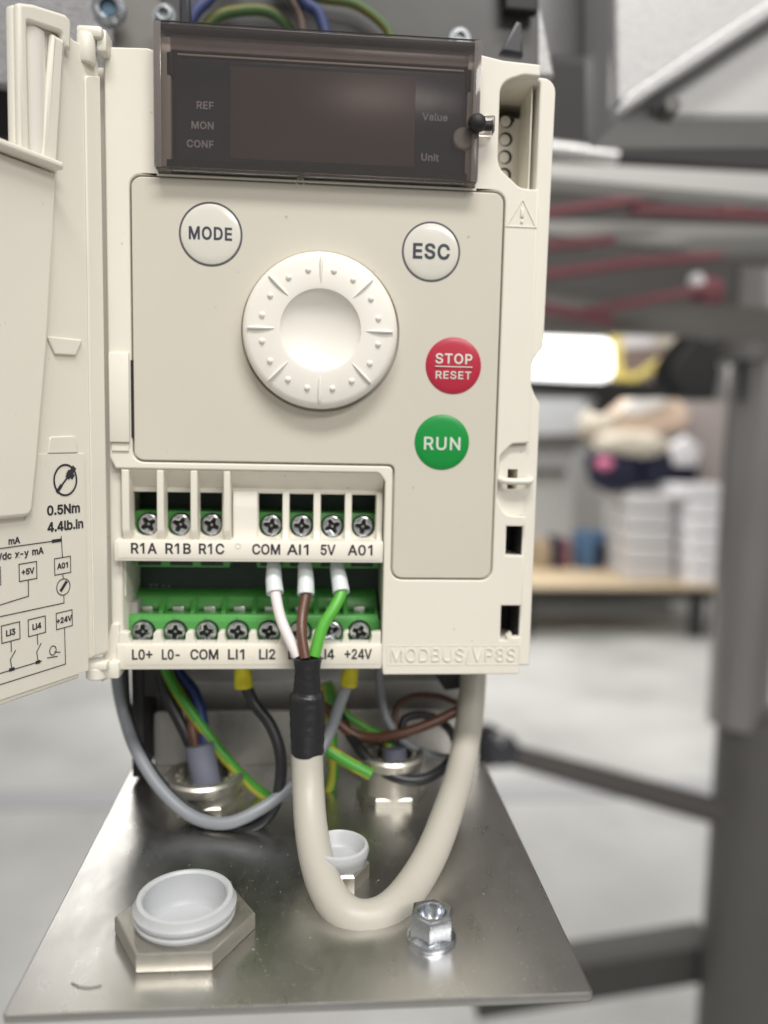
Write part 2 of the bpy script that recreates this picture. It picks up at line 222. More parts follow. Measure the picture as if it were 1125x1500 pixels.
# ---------------------------------------------------------------- materials
def mat(name, col, rough=0.5, metal=0.0, var=0.05, nscale=3.0, bump=0.0, bscale=40.0, coat=0.0, specks=0.0, speckcol=(0.1, 0.08, 0.06), spscale=14.0,
        stretch=(1, 1, 1), bstretch=None, spthr=0.5, rvar=0.0, sss=0.0, emit=None, spec=None):
    m = bpy.data.materials.new(name); m.use_nodes = True; nt = m.node_tree; N = nt.nodes; L = nt.links
    b = N['Principled BSDF']; b.inputs['Roughness'].default_value = rough; b.inputs['Metallic'].default_value = metal
    if spec is not None: b.inputs['Specular IOR Level'].default_value = spec
    if coat: b.inputs['Coat Weight'].default_value = coat; b.inputs['Coat Roughness'].default_value = 0.15
    if sss: b.inputs['Subsurface Weight'].default_value = sss; b.inputs['Subsurface Radius'].default_value = (0.1, 0.09, 0.07); b.inputs['Subsurface Scale'].default_value = 1.0
    tc = N.new('ShaderNodeTexCoord'); mp = N.new('ShaderNodeMapping'); mp.inputs['Scale'].default_value = stretch
    L.new(tc.outputs['Object'], mp.inputs['Vector'])
    n1 = N.new('ShaderNodeTexNoise'); n1.inputs['Scale'].default_value = nscale; n1.inputs['Detail'].default_value = 6
    L.new(mp.outputs[0], n1.inputs['Vector'])
    mx = N.new('ShaderNodeMix'); mx.data_type = 'RGBA'
    c = Vector(col); mx.inputs[6].default_value = (*(c*(1-var)), 1); mx.inputs[7].default_value = (*[min(1, v*(1+var)) for v in c], 1)
    L.new(n1.outputs['Fac'], mx.inputs[0]); out = mx.outputs[2]
    if specks:
        v = N.new('ShaderNodeTexVoronoi'); v.inputs['Scale'].default_value = spscale; L.new(tc.outputs['Object'], v.inputs['Vector'])
        n3 = N.new('ShaderNodeTexNoise'); n3.inputs['Scale'].default_value = 2.3; L.new(tc.outputs['Object'], n3.inputs['Vector'])
        mr = N.new('ShaderNodeMapRange'); mr.inputs[1].default_value = 0.02; mr.inputs[2].default_value = 0.09; mr.inputs[3].default_value = 1; mr.inputs[4].default_value = 0
        L.new(v.outputs['Distance'], mr.inputs[0])
        m3 = N.new('ShaderNodeMapRange'); m3.inputs[1].default_value = spthr; m3.inputs[2].default_value = spthr+0.15; m3.inputs[3].default_value = 0; m3.inputs[4].default_value = specks
        L.new(n3.outputs['Fac'], m3.inputs[0])
        mu = N.new('ShaderNodeMath'); mu.operation = 'MULTIPLY'; L.new(mr.outputs[0], mu.inputs[0]); L.new(m3.outputs[0], mu.inputs[1])
        m2 = N.new('ShaderNodeMix'); m2.data_type = 'RGBA'; L.new(mu.outputs[0], m2.inputs[0]); L.new(out, m2.inputs[6]); m2.inputs[7].default_value = (*speckcol, 1)
        out = m2.outputs[2]
        if metal:
            s = N.new('ShaderNodeMath'); s.operation = 'SUBTRACT'; s.inputs[0].default_value = metal; s.use_clamp = True; L.new(mu.outputs[0], s.inputs[1]); L.new(s.outputs[0], b.inputs['Metallic'])
    L.new(out, b.inputs['Base Color'])
    if rvar:
        n4 = N.new('ShaderNodeTexNoise'); n4.inputs['Scale'].default_value = nscale*2.1; n4.inputs['Detail'].default_value = 8; L.new(mp.outputs[0], n4.inputs['Vector'])
        m4 = N.new('ShaderNodeMapRange'); m4.inputs[1].default_value = 0.3; m4.inputs[2].default_value = 0.7
        m4.inputs[3].default_value = max(0.02, rough-rvar); m4.inputs[4].default_value = rough+rvar
        L.new(n4.outputs['Fac'], m4.inputs[0]); L.new(m4.outputs[0], b.inputs['Roughness'])
    if bump:
        n2 = N.new('ShaderNodeTexNoise'); n2.inputs['Scale'].default_value = bscale; n2.inputs['Detail'].default_value = 4
        mb = N.new('ShaderNodeMapping'); mb.inputs['Scale'].default_value = bstretch or stretch; L.new(tc.outputs['Object'], mb.inputs['Vector']); L.new(mb.outputs[0], n2.inputs['Vector'])
        bp = N.new('ShaderNodeBump'); bp.inputs['Strength'].default_value = bump; bp.inputs['Distance'].default_value = 0.05
        L.new(n2.outputs['Fac'], bp.inputs['Height']); L.new(bp.outputs[0], b.inputs['Normal'])
    if emit: b.inputs['Emission Color'].default_value = (*col, 1); b.inputs['Emission Strength'].default_value = emit
    return m
CREAM = mat('cream_plastic', (0.765, 0.735, 0.655), 0.42, var=0.025, nscale=0.8, bump=0.05, bscale=45, specks=0.6, speckcol=(0.30, 0.24, 0.17), spscale=3.4, spthr=0.45, sss=0.05)
PANEL = mat('warm_grey_plastic', (0.61, 0.578, 0.50), 0.36, var=0.03, nscale=0.7, bump=0.05, bscale=60, specks=0.6, speckcol=(0.25, 0.2, 0.14), spscale=2.9, spthr=0.46)
DIALM = mat('ivory_dial_plastic', (0.82, 0.795, 0.735), 0.35, var=0.02, nscale=1.0, bump=0.01, bscale=70)
BTNW = mat('pale_button_plastic', (0.68, 0.66, 0.60), 0.22, var=0.02, coat=0.3)
BTNR = mat('red_button_plastic', (0.44, 0.016, 0.045), 0.4, var=0.04, coat=0.15)
BTNG = mat('green_button_plastic', (0.0, 0.26, 0.04), 0.38, var=0.04, coat=0.15)
INK = mat('black_ink', (0.025, 0.025, 0.03), 0.55)
INKS = mat('navy_ink', (0.04, 0.045, 0.065), 0.5)
INKW = mat('pale_ink', (0.62, 0.66, 0.60), 0.5)
INKF = mat('faded_grey_ink', (0.85, 0.86, 0.9), 0.6)
RING = mat('dark_ring_groove', (0.08, 0.08, 0.10), 0.4)
DARK = mat('charcoal_plastic', (0.018, 0.019, 0.026), 0.4, var=0.2)
BLACK = mat('black_void_plastic', (0.012, 0.012, 0.013), 0.6)
DISP = mat('dark_display_plastic', (0.035, 0.043, 0.075), 0.22, var=0.2, specks=0.5, speckcol=(0.3, 0.3, 0.32), spscale=9)
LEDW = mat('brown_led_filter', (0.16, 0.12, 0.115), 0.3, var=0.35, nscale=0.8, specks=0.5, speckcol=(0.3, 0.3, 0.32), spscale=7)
GREEN = mat('green_terminal_plastic', (0.095, 0.36, 0.085), 0.4, var=0.06, nscale=3)
PCB = mat('dark_green_circuit_board', (0.008, 0.03, 0.018), 0.4, var=0.2)
LABEL = mat('printed_label_stock', (0.84, 0.80, 0.72), 0.5, var=0.02)
SCREWM = mat('dull_zinc_screw', (0.60, 0.62, 0.65), 0.24, metal=1, var=0.15, nscale=5, rvar=0.1)
GLOSSY = mat('glossy_cream', (0.80, 0.77, 0.71), 0.12, var=0.01)
ZINC = mat('bright_zinc', (0.55, 0.58, 0.63), 0.24, metal=1, var=0.12, nscale=6, rvar=0.08)
TIN = mat('tinned_clamp', (0.75, 0.74, 0.70), 0.3, metal=1, var=0.1)
NICKEL = mat('nickel_brass', (0.52, 0.50, 0.45), 0.38, metal=.9, var=0.06, nscale=4, rvar=0.06, bump=0.05, bscale=50, specks=0.6, speckcol=(0.7, 0.68, 0.6), spscale=10)
STEEL = mat('stainless_sheet', (0.62, 0.61, 0.59), 0.30, metal=1, var=0.05, nscale=1.2, rvar=0.035, bump=0.035, bscale=3, bstretch=(50, 1.5, 1), specks=0.75, speckcol=(0.75, 0.73, 0.68), spscale=9, spthr=0.45, stretch=(1.6, 0.8, 1))
GALV = mat('hammered_grey_metal', (0.27, 0.27, 0.28), 0.5, metal=0.4, var=0.3, nscale=9, bump=0.5, bscale=14)
CAST = mat('sparkling_grey_enclosure', (0.40, 0.40, 0.405), 0.42, metal=0.4, var=0.25, nscale=8, bump=0.5, bscale=12)
CAPW = mat('white_cap_plastic', (0.46, 0.475, 0.495), 0.4, var=0.03, sss=0.3, specks=.5, speckcol=(.3,.28,.25), spscale=8)
JACKET = mat('light_grey_cable_jacket', (0.455, 0.435, 0.385), 0.42, var=0.03, nscale=2, bump=0.01, bscale=60)
SHRINK = mat('black_heat_shrink', (0.014, 0.014, 0.016), 0.38, var=0.2, nscale=5, bump=0.25, bscale=9, specks=0.7, speckcol=(0.3, 0.3, 0.3), spscale=12)
FERR = mat('white_ferrule_plastic', (0.66, 0.70, 0.72), 0.35, var=0.02, sss=0.15)
WHITE = mat('white_insulation', (0.78, 0.72, 0.72), 0.4, var=0.02)
BROWN = mat('brown_insulation', (0.11, 0.045, 0.028), 0.35, var=0.1, bump=0.1, bscale=14)
LGREEN = mat('bright_green_insulation', (0.09, 0.40, 0.04), 0.35, var=0.05)
YELLOW = mat('yellow_plastic', (0.52, 0.46, 0.01), 0.4, var=0.05)
WIREY = mat('yellow_insulation', (0.36, 0.36, 0.03), 0.4, var=0.05)
WIREG = mat('green_insulation', (0.055, 0.27, 0.03), 0.4, var=0.05)
WIREGR = mat('grey_insulation', (0.22, 0.235, 0.26), 0.4, var=0.05)
WIREK = mat('black_insulation', (0.016, 0.017, 0.02), 0.4, var=0.1)
WIREB = mat('blue_insulation', (0.018, 0.035, 0.15), 0.4, var=0.1)
SLATE = mat('slate_cable_jacket', (0.15, 0.16, 0.21), 0.5, var=0.05)
FLOORM = mat('pale_concrete', (0.51, 0.515, 0.505), 0.45, var=0.5, nscale=0.022, bump=0.0)
WALLM = mat('pale_wall_paint', (0.55, 0.55, 0.54), 0.7, var=0.2, nscale=0.012)
GREYM = mat('grey_painted_steel', (0.11, 0.107, 0.102), 0.45, var=0.1, nscale=0.2)
DGREY = mat('dark_painted_steel', (0.03, 0.029, 0.029), 0.7, var=0.1, nscale=0.2)
CHROME = mat('dull_chrome', (0.40, 0.39, 0.385), 0.25, metal=.9, var=0.1)
REDM = mat('red_painted_bar', (0.21, 0.07, 0.085), 0.7, var=0.1)
WOOD = mat('pale_birch_board', (0.62, 0.50, 0.34), 0.5, var=0.08, nscale=0.1)
WHITEP = mat('white_tray_plastic', (0.80, 0.79, 0.82), 0.5, var=0.03)
TRAYG = mat('grey_white_tray_plastic', (0.58, 0.57, 0.58), 0.5, var=0.05)
PEACH = mat('peach_cloth', (0.95, 0.70, 0.55), 0.8, var=0.15, nscale=0.1)
CREAMC = mat('cream_cloth', (0.70, 0.64, 0.54), 0.8, var=0.1, nscale=0.1)
NAVY = mat('navy_cloth', (0.012, 0.014, 0.04), 0.8, var=0.2, nscale=0.1)
PINK = mat('pink_cloth', (0.65, 0.18, 0.32), 0.8, var=0.1)
BLUE = mat('blue_plastic', (0.03, 0.10, 0.42), 0.5, var=0.1)
def smoked(mixd=0.045):
    m = bpy.data.materials.new('smoked_clear_plastic'); m.use_nodes = True; nt = m.node_tree; N = nt.nodes; L = nt.links
    N.remove(N['Principled BSDF']); o = N['Material Output']
    t = N.new('ShaderNodeBsdfTransparent'); t.inputs[0].default_value = (0.86, 0.83, 0.82, 1)
    d = N.new('ShaderNodeBsdfDiffuse'); d.inputs[0].default_value = (0.42, 0.38, 0.37, 1)
    g = N.new('ShaderNodeBsdfGlossy'); g.inputs['Roughness'].default_value = 0.07
    f = N.new('ShaderNodeFresnel'); f.inputs[0].default_value = 1.5
    a = N.new('ShaderNodeMixShader'); a.inputs[0].default_value = mixd; L.new(t.outputs[0], a.inputs[1]); L.new(d.outputs[0], a.inputs[2])
    b = N.new('ShaderNodeMixShader'); L.new(f.outputs[0], b.inputs[0]); L.new(a.outputs[0], b.inputs[1]); L.new(g.outputs[0], b.inputs[2])
    L.new(b.outputs[0], o.inputs[0]); return m
SMOKE = smoked()
CLEAR = smoked(0.30)
DBLUE = mat('shaded_blue_insulation', (0.03, 0.045, 0.14), 0.6, var=0.1)  # shade mixed into these four colours for the wires above the display
DGREEN = mat('shaded_green_insulation', (0.06, 0.12, 0.04), 0.6, var=0.1)
DYEL = mat('shaded_yellow_insulation', (0.14, 0.14, 0.03), 0.6, var=0.1)
DBROWN = mat('shaded_brown_insulation', (0.09, 0.06, 0.05), 0.6, var=0.1)

# ================================================================ THE DRIVE
DRV = thing('frequency_inverter', 'cream frequency inverter with tinted display, ivory dial, buttons and its terminal cover swung open', 'frequency inverter', (0.1, 1.5, -5.6))
# inner carcass, front cover
prism('carcass', [(-3.42, -5.62), (-3.22, -5.62), (-3.22, -2.3), (1.12, -2.3), (1.12, -5.62), (3.71, -5.62, .02), (3.71, -1.08, .05), (3.60, -.9), (3.53, -.72), (3.52, -.5), (3.59, -.32), (3.73, -.12, .05), (3.76, 4.17, .22), (-3.42, 4.10)],
      [rect(2.76, 2.40, 3.49, 4.10, .04), rect(3.17, -3.7, 3.49, -3.1), rect(3.13, -5.16, 3.5, -4.5), rect(3.185, -2.55, 3.36, -2.17)], .14, 1.75, CREAM, DRV, .03)
box('rear_body', -3.3, 3.6, 1.76, 2.6, -5.5, 4.15, BLACK, DRV, .05)
prism('foot', [(-3.3, -5.4), (-2.35, -5.4), (-3.05, -6.75, .08), (-3.3, -6.75)], [], 1.9, 2.5, BLACK, DRV, .03)
prism('foot', [(3.55, -5.4), (1.75, -5.4), (2.35, -6.4, .1), (2.55, -6.7, .05), (3.3, -6.6, .05)], [], 2.0, 2.5, BLACK, DRV, .03)
box('recess_floor', 2.70, 3.55, 1.05, 1.2, 2.3, 3.86, CREAM, DRV, .01)
cover_out = [(-3.37, 4.18, .03), (-2.72, 4.2, .15), (-2.56, 4.16), (-2.56, 2.33), (2.45, 2.33), (2.45, 4.40, .02), (2.85, 4.33, .2), (3.46, 4.30, .02), (3.46, 4.13), (3.18, 4.13, .28), (2.81, 4.0, .25), (2.81, 2.70, .3), (3.2, 2.38, .25), (3.50, 2.37),
             (3.515, -1.74, .02), (3.22, -1.76, .1), (3.02, -1.96, .15), (3.0, -2.65, .25), (3.12, -2.96, .22), (3.5, -2.98), (3.5, -3.15), (3.18, -3.15), (3.18, -3.65), (3.5, -3.66),
             (3.5, -4.52), (3.14, -4.52), (3.14, -5.13), (3.26, -5.13), (3.26, -5.06), (3.34, -5.0), (3.34, -5.08), (3.5, -5.08), (3.5, -5.73, .03), (1.13, -5.73, .03), (1.10, -5.5), (1.10, -2.42, .10), (1.0, -2.28, .12), (-3.28, -2.28, .03), (-3.37, -2.1, .03)]
panel_out = [(-2.98, 2.285, .16), (2.93, 2.285, .16), (2.93, -4.05, .17), (1.25, -4.05, .17), (1.25, -2.14, .10), (-2.98, -2.14, .16)]
def grow(poly, d):
    return [(x+(d if x > 0 else -d), z+(d if z > 0 else -d), *r) for x, z, *r in poly]
hole = [(-3.01, 2.315, .18), (2.96, 2.315, .18), (2.96, -4.08, .19), (1.22, -4.08, .19), (1.22, -2.17, .09), (-3.01, -2.17, .18)]
prism('front_cover', cover_out, [hole], 0.0, 0.2, CREAM, DRV, .025)
box('panel_bed', -3.0, 2.95, .09, .135, -2.2, 2.33, CREAM, DRV, 0)
box('panel_bed', 1.15, 2.99, .093, .133, -4.1, -2.205, CREAM, DRV, 0)
# circle for the dial in the keypad
prism('keypad_panel', panel_out, [circ(0, -.02, 1.275, 72)], -.005, .085, PANEL, DRV, .018)
box('side_latch', -3.355, -3.035, -.075, .0, -1.86, -.43, CREAM, DRV, .03)
prism('side_latch_foot', [(-3.33, -1.87), (-3.06, -1.87), (-3.06, -2.0), (-3.33, -2.0)], [], -.03, 0, CREAM, DRV, .012)
box('latch_slot', -3.022, -2.985, -.002, .06, -1.78, -.55, BLACK, DRV, 0)
# slim steps along the left flank of the cover
xs = [(-3.37, -.01), (-3.2, -.03), (-3.12, .0)]
# embossed warning sign
W = [(3.245, 2.23), (2.97, 1.76), (3.50, 1.76)]
prism('warning_emboss', W, [[(3.245, 2.18), (3.01, 1.782), (3.462, 1.782)]], -.012, 0, CREAM, DRV, .005)
link('warning_mark', joined([box_me(3.215, 3.27, -.02, 0, 1.92, 2.06, .006), box_me(3.222, 3.263, -.02, 0, 1.83, 1.87, .006)]), CREAM, DRV)
# embossed plaque
prism('plaque_frame', rect(1.19, -5.56, 3.49, -5.215), [rect(1.205, -5.545, 3.475, -5.23)], -.007, 0, CREAM, DRV, .003)
link('embossed_lettering', text_me('MODBUS/VP8S', .235, 2.33, -5.375, 0, width=2.16, bold=-.001, track=30, thick=.034), CREAM, DRV)
# scoop with strap
prism('scoop_bowl', [(3.0, -1.77, .1), (3.49, -1.77), (3.49, -2.97), (3.0, -2.97, .1)], [rect(3.19, -2.53, 3.355, -2.19)], .10, .16, CREAM, DRV, .01)
tube('cable_tie_strap', [(3.03, .12, -2.36), (3.06, 0, -2.37), (3.12, -.05, -2.38), (3.3, -.06, -2.385), (3.5, -.05, -2.38), (3.56, 0, -2.37), (3.58, .14, -2.36)], .055, CREAM, DRV, sub=6)
for zz in (-2.36, ): box('slot_floor', 3.17, 3.37, 1.2, 1.25, -2.6, -2.1, BLACK, DRV, 0)
box('slot_floor', 3.15, 3.5, .9, .95, -3.7, -3.1, BLACK, DRV, 0)
box('slot_floor', 3.1, 3.5, .9, .95, -5.2, -4.5, BLACK, DRV, 0)
for z0, z1 in ((-3.69, -3.11), (-5.15, -4.51)): box('slot_shade', 3.474, 3.487, .16, .9, z0, z1, BLACK, DRV, 0)  # black strips put in as shade on the slots' right walls
# recess: test sockets
sock = joined([lathe_me([(.0, -.005), (.085, -.005), (.105, 0), (.105, .03), (.085, .032), (.085, .012), (.0, .012)], 24)])
sockr = lathe_me([(.0, .004), (.118, .004), (.118, .0)], 28)
for i, (px, py) in enumerate([(742, 177), (741, 204), (740, 230), (739, 256)]):
    p = at(px, py, 1.04)
    s = link('test_socket', sockr, BLACK, DRV, (p.x, 1.045, p.z)); s2 = link('contact', lathe_me([(0, .02), (.075, .02), (.092, .01), (.092, 0)], 20) if i == 0 else s2.data, CREAM, s, (-.022, -.004, -.012))
box('recess_slot', 2.8, 3.3, 1.03, 1.05, 3.80, 3.90, BLACK, DRV, 0)
xprism('recess_rib', [(.3, 2.4), (1.05, 2.4), (1.05, 4.1), (.3, 4.1)], 3.40, 3.42, CREAM, DRV, 0)

# ---- display
for a, b in ((-2.545, -2.35), (2.27, 2.43)): box('housing_flank', a, b, -.06, .3, 2.37, 4.36, CREAM, DRV, .02)
box('display_housing', -2.34, 2.26, .02, .75, 2.40, 4.40, DARK, DRV, .03)
D = box('display_face', -2.28, 2.26, -.012, .02, 2.55, 4.07, DISP, DRV, .01)
box('display_top_band', -2.36, 2.28, -.05, .01, 4.17, 4.40, mat('pinkish_grey_plastic', (.36, .31, .30), .25, var=.3, nscale=1.5), DRV, .02)
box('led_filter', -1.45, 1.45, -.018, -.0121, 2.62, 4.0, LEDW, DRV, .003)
box('reflection_strip', -2.26, 2.22, -.02, .01, 4.11, 4.14, mat('beige_strip', (.55, .47, .42), .3), DRV, .005)  # beige bar stands for the reflection along the display's top edge
box('corner_block', -2.42, -2.32, -.06, .02, 3.78, 4.14, BLACK, DRV, .01)
box('corner_block', 2.25, 2.34, -.06, .02, 3.78, 4.14, BLACK, DRV, .01)
box('lower_seal', -2.42, 2.30, -.09, .02, 2.40, 2.54, BLACK, DRV, .01)
for s, c, x, z, al in (('REF', .105, -1.71, 3.39, 'r'), ('MON', .105, -1.71, 3.09, 'r'), ('CONF', .105, -1.71, 2.81, 'r'), ('Value', .105, 1.57, 3.40, 'l'), ('Unit', .105, 1.57, 2.78, 'l')):
    link('lettering', text_me(s, c, x, z, -.021, al, bold=.004, track=25), INKF, D)
WIN = prism('display_window', [(-2.57, 4.50, .04), (2.44, 4.50, .04), (2.44, 2.355, .08), (-2.57, 2.355, .08)], [], -.26, -.20, SMOKE, DRV, .02)
for nm, a in (('window_edge', (-2.57, -2.52, -.195, .0, 2.36, 4.48)), ('window_edge', (2.39, 2.44, -.195, .0, 2.36, 4.48)), ('window_edge', (-2.51, 2.38, -.195, .0, 2.36, 2.40))):
    box(nm, *a, CLEAR, WIN, .01)
for a in ((-2.575, -2.46, 2.36, 4.48), (2.33, 2.445, 2.36, 4.48)): box('window_edge', a[0], a[1], -.268, -.262, a[2], a[3], CLEAR, WIN, .002)
box('window_top', -2.56, 2.43, -.19, .35, 4.42, 4.49, DARK, WIN, .02)
prism('window_notch', circ(-.35, 2.31, .07, 20), [circ(-.35, 2.31, .05, 20)], -.02, .0, PANEL, DRV, .008)
pin = at(698, 182, -.3)
P1 = link('seal_pin', lathe_me([(0, .18), (.07, .17), (.125, .12), (.145, .04), (.12, -.04), (.08, -.1), (.08, -.3), (0, -.3)], 28), BLACK, DRV, tuple(pin))
tube('pin_shank', [tuple(pin+Vector((.05, .02, -.01))), tuple(pin+Vector((.24, .06, .01)))], .075, BLACK, DRV)
box('clear_tab', 2.36, 2.70, -.24, -.02, 3.14, 3.40, SMOKE, DRV, .03)
prism('clear_boss', circ(2.22, 3.06, .17, 24), [], -.16, -.03, BTNW, DRV, .03)

# ---- buttons and dial
def dome(r, h, px, pz):
    def f(x, z):
        q = min(1, math.hypot(x-px, z-pz)/r); return h*(1-q*q)
    return f
def button(x, z, r, m, texts, inkm, ring, label):
    b = link('button', lathe_me([(0, .05)]+[(r*k/8, .05-.03*(k/8)**2) for k in range(1, 8)]+[(r*.97, .012), (r, -.01), (r, -.03)], 56), m, DRV, (x, -.005, z))
    b['label'] = label
    if ring:
        link('button_ring', lathe_me([(r-.005, -.004), (r-.005, .004), (r+.022, .004), (r+.022, -.004)], 56), RING, b)
    for s, cap, cx, cz, wd, bd in texts:
        link('lettering', text_me(s, cap, cx, cz, 0, bold=bd, track=45, width=wd, yfun=lambda X, Z: .053-.03*(math.hypot(X, Z)/r)**2), inkm, b)
    return b
button(-1.755, 1.45, .475, BTNW, [('MODE', .185, 0, .005, .66, .007)], INKS, True, 'pale button marked MODE')
button(1.765, 1.315, .455, BTNW, [('ESC', .225, 0, .0, .58, .010)], INKS, True, 'pale button marked ESC')
sb = button(2.185, -.495, .47, BTNR, [('STOP', .155, 0, .11, .60, .005), ('RESET', .12, 0, -.155, .585, .003)], INKW, False, 'red button marked STOP RESET')
box('lettering_rule', -.31, .31, -.058, -.03, -.028, -.012, INKW, sb, 0).matrix_parent_inverse = I4
button(2.03, -1.755, .465, BTNG, [('RUN', .205, 0, -.02, .60, .005)], INKW, False, 'green button marked RUN')
prof = [(0, .10)]+[(.66*math.sin(a), .34-.24*math.cos(a)**1.3) for a in [k*math.pi/2/9 for k in range(1, 9)]]+[(.64, .325), (.70, .335), (1.12, .30), (1.19, .27), (1.225, .22), (1.235, .12), (1.235, -.05)]
DI = link('jog_dial', lathe_me(prof, 96), DIALM, DRV, (-.005, -.01, -.02))
dot = lathe_me([(0, .045), (.025, .04), (.045, .02), (.052, 0), (.052, -.02)], 16)
bmr = bmesh.new(); bmesh.ops.create_uvsphere(bmr, u_segments=14, v_segments=8, radius=1)
for v in bmr.verts: v.co = Vector((v.co.x*(.026+.008*v.co.z), v.co.y*.045, v.co.z*.245))
rib = from_bm(bmr, ang=80)
for k in range(8):
    a = k*math.pi/4
    link('dial_rib', rib, DIALM, DI, (.92*math.sin(a), -.315, .92*math.cos(a)), (0, a, 0))
    for d in (12.3, 32.5):
        t = a+math.radians(d); link('dial_dot', dot, DIALM, DI, (.935*math.sin(t), -.31, .935*math.cos(t)))

# ---- terminal bay
SX1 = [-2.885, -2.35, -1.825, -.81, -.29, .24, .77]
SX2 = [-2.97, -2.43, -1.89, -1.37, -.83, -.29, .25, .74]
xprism('bay_hood', [(.03, -2.29), (.40, -2.64), (.40, -2.20), (.2, -2.20)], -3.21, 1.09, CREAM, DRV, .008)
def uhole(x, w=.205): return [(x-w, -2.68), (x+w, -2.68), (x+w, -3.43, .19), (x-w, -3.43, .19)]
prism('terminal_mask', rect(-3.21, -3.47, 1.09, -2.60), [uhole(x) for x in SX1], .34, .48, CREAM, DRV, .012)
for x0, x1 in ((-3.19, -3.07), (-2.63, -2.52), (-2.09, -1.98), (-1.555, -1.45)):
    xprism('divider', [(.0, -2.30), (.0, -3.28), (.06, -3.44), (.345, -3.44), (.345, -2.30)], x0, x1, CREAM, DRV, .012)
for x0, x1 in ((-.605, -.50), (-.085, .025), (.445, .55), (.985, 1.08)):
    xprism('divider', [(.345, -2.63), (.24, -2.64), (.24, -3.3), (.16, -3.44), (.345, -3.44)], x0, x1, CREAM, DRV, .012)
xprism('blanking_web', [(.345, -2.63), (.25, -2.64), (.22, -2.9), (.25, -3.3), (.25, -3.44), (.345, -3.44)], -1.43, -1.03, GLOSSY, DRV, .012)
box('hinge_flank', -3.60, -3.43, .30, 1.6, -5.3, 4.0, CREAM, DRV, .02)
xprism('bay_left_wall', [(.25, -2.3), (1.6, -2.3), (1.6, -4.45), (.25, -4.45)], -3.42, -3.20, CREAM, DRV, .02)
box('grey_tab', -3.42, -3.08, .55, .9, -4.90, -4.60, mat('grey_tab_plastic', (.38, .37, .34), .4), DRV, .03)
xprism('bay_ledge', [(.0, -3.44), (.34, -3.42), (.34, -3.5), (.0, -3.5)], -3.29, 1.085, CREAM, DRV, .006)
L1 = box('label_strip', -3.31, 1.085, -.035, .2, -3.79, -3.455, CREAM, DRV, .02)
box('label_card', -3.24, 1.03, -.042, -.034, -3.74, -3.46, LABEL, L1, .003)
for s, x in zip(['R1A', 'R1B', 'R1C', 'COM', 'AI1', '5V', 'A01'], [-2.835, -2.285, -1.745, -.855, -.335, .165, .70]):
    link('lettering', text_me(s, .165, x, -3.575, -.044, bold=.006, track=12, width={3: .40, 2: .235}[len(s)]*(1.12 if s == 'COM' else .86 if s == 'AI1' else 1)), INK, L1)
prism('strip_notch', circ(-1.315, -3.52, .05, 18), [circ(-1.315, -3.52, .03, 18)], -.05, -.04, CREAM, L1, .004)
# lower strip with scallops
out = [(-3.27, -5.60, .03), (-3.27, -5.02, .03), (-3.20, -4.99, .03)]
for i, x in enumerate(SX2):
    xm = x*12.8/13.05   # the strip stands a little nearer than the screws
    out += [(xm+.205*math.cos(t), -5.055+.215*math.sin(t)) for t in [math.radians(a) for a in range(170, 371, 20)]]
    if i < 7: out += [(xm+.235, -4.985, .02), (xm+.305, -4.985, .02)]
out += [(1.08, -4.99), (1.08, -5.60, .02)]
L2 = prism('label_strip', out, [], .02, .22, CREAM, DRV, .012)
box('strip_base', -3.30, 1.10, -.01, .3, -5.62, -5.19, CREAM, L2, .02)
box('label_card', -3.17, 1.05, -.017, -.008, -5.54, -5.21, mat('ivory_label_stock', (.80, .76, .66), .5), L2, .003)
for s, x, wd in zip(['L0+', 'L0-', 'COM', 'LI1', 'LI2', 'LI3', 'LI4', '+24V'], [-2.885, -2.42, -1.87, -1.345, -.83, -.34, .155, .70], [.32, .28, .45, .26, .26, .27, .27, .45]):
    link('lettering', text_me(s, .165, x, -5.36, -.019, bold=.006, width=wd), INK, L2)
prism('strip_notch', circ(-1.09, -5.42, .045, 18), [circ(-1.09, -5.42, .028, 18)], -.022, -.016, CREAM, L2, .003)
prism('strip_end', [(-3.40, -4.86, .04), (-3.27, -4.86, .04), (-3.27, -5.66, .02), (-3.58, -5.86, .02), (-3.58, -5.55)], [], .05, .4, CREAM, DRV, .02)
# boards and terminal blocks
box('circuit_board', -3.2, 1.1, 1.3, 1.36, -5.5, -2.5, PCB, DRV, 0)
p1 = at(225, 861, 1.29)
link('board_print', joined([text_me('T4', .10, at(243, 862, 1.29).x, p1.z, 1.295, bold=0), stroke_me([[(p1.x-.07, p1.z+.06), (p1.x+.07, p1.z+.06), (p1.x, p1.z-.06), (p1.x-.07, p1.z+.06)]], .012, 1.29)]), mat('board_print_ink', (.22, .28, .25), .6), DRV)
cross = []
aw, al = .027, .125
for k in range(4):
    c, s = math.cos(k*math.pi/2), math.sin(k*math.pi/2)
    for x, z in ((al, -aw), (al, aw), (aw*1.6, aw*1.6)):
        cross.append((x*c-z*s, x*s+z*c))
head = prism_me(circ(0, 0, .178, 36), [cross], -.06, .0, .02)
hb = box_me(-.17, .17, -.022, -.004, -.17, .17)
seat = lathe_me([(0, -.02), (.165, -.02), (.165, -.1), (0, -.1)], 24)
slot = box_me(-.186, -.105, -.0602, -.03, -.013, .013); slot2 = box_me(.105, .186, -.0602, -.03, -.013, .013)
SCREW = joined([head, seat, lathe_me([(0, .03), (.02, .025), (.035, -.01)], 12)])
def screws(xs, Y, z, parent, tilt):
    for x in xs:
        link('screw', SCREW, SCREWM, parent, (x, Y, z), (tilt, random.uniform(0, 3.1), 0))
        link('screw_bore', BORE, BLACK, parent, (x, Y+.012, z), (tilt, 0, 0))
BORE = lathe_me([(0, .0), (.20, .0), (.20, -.02), (0, -.02)], 32)
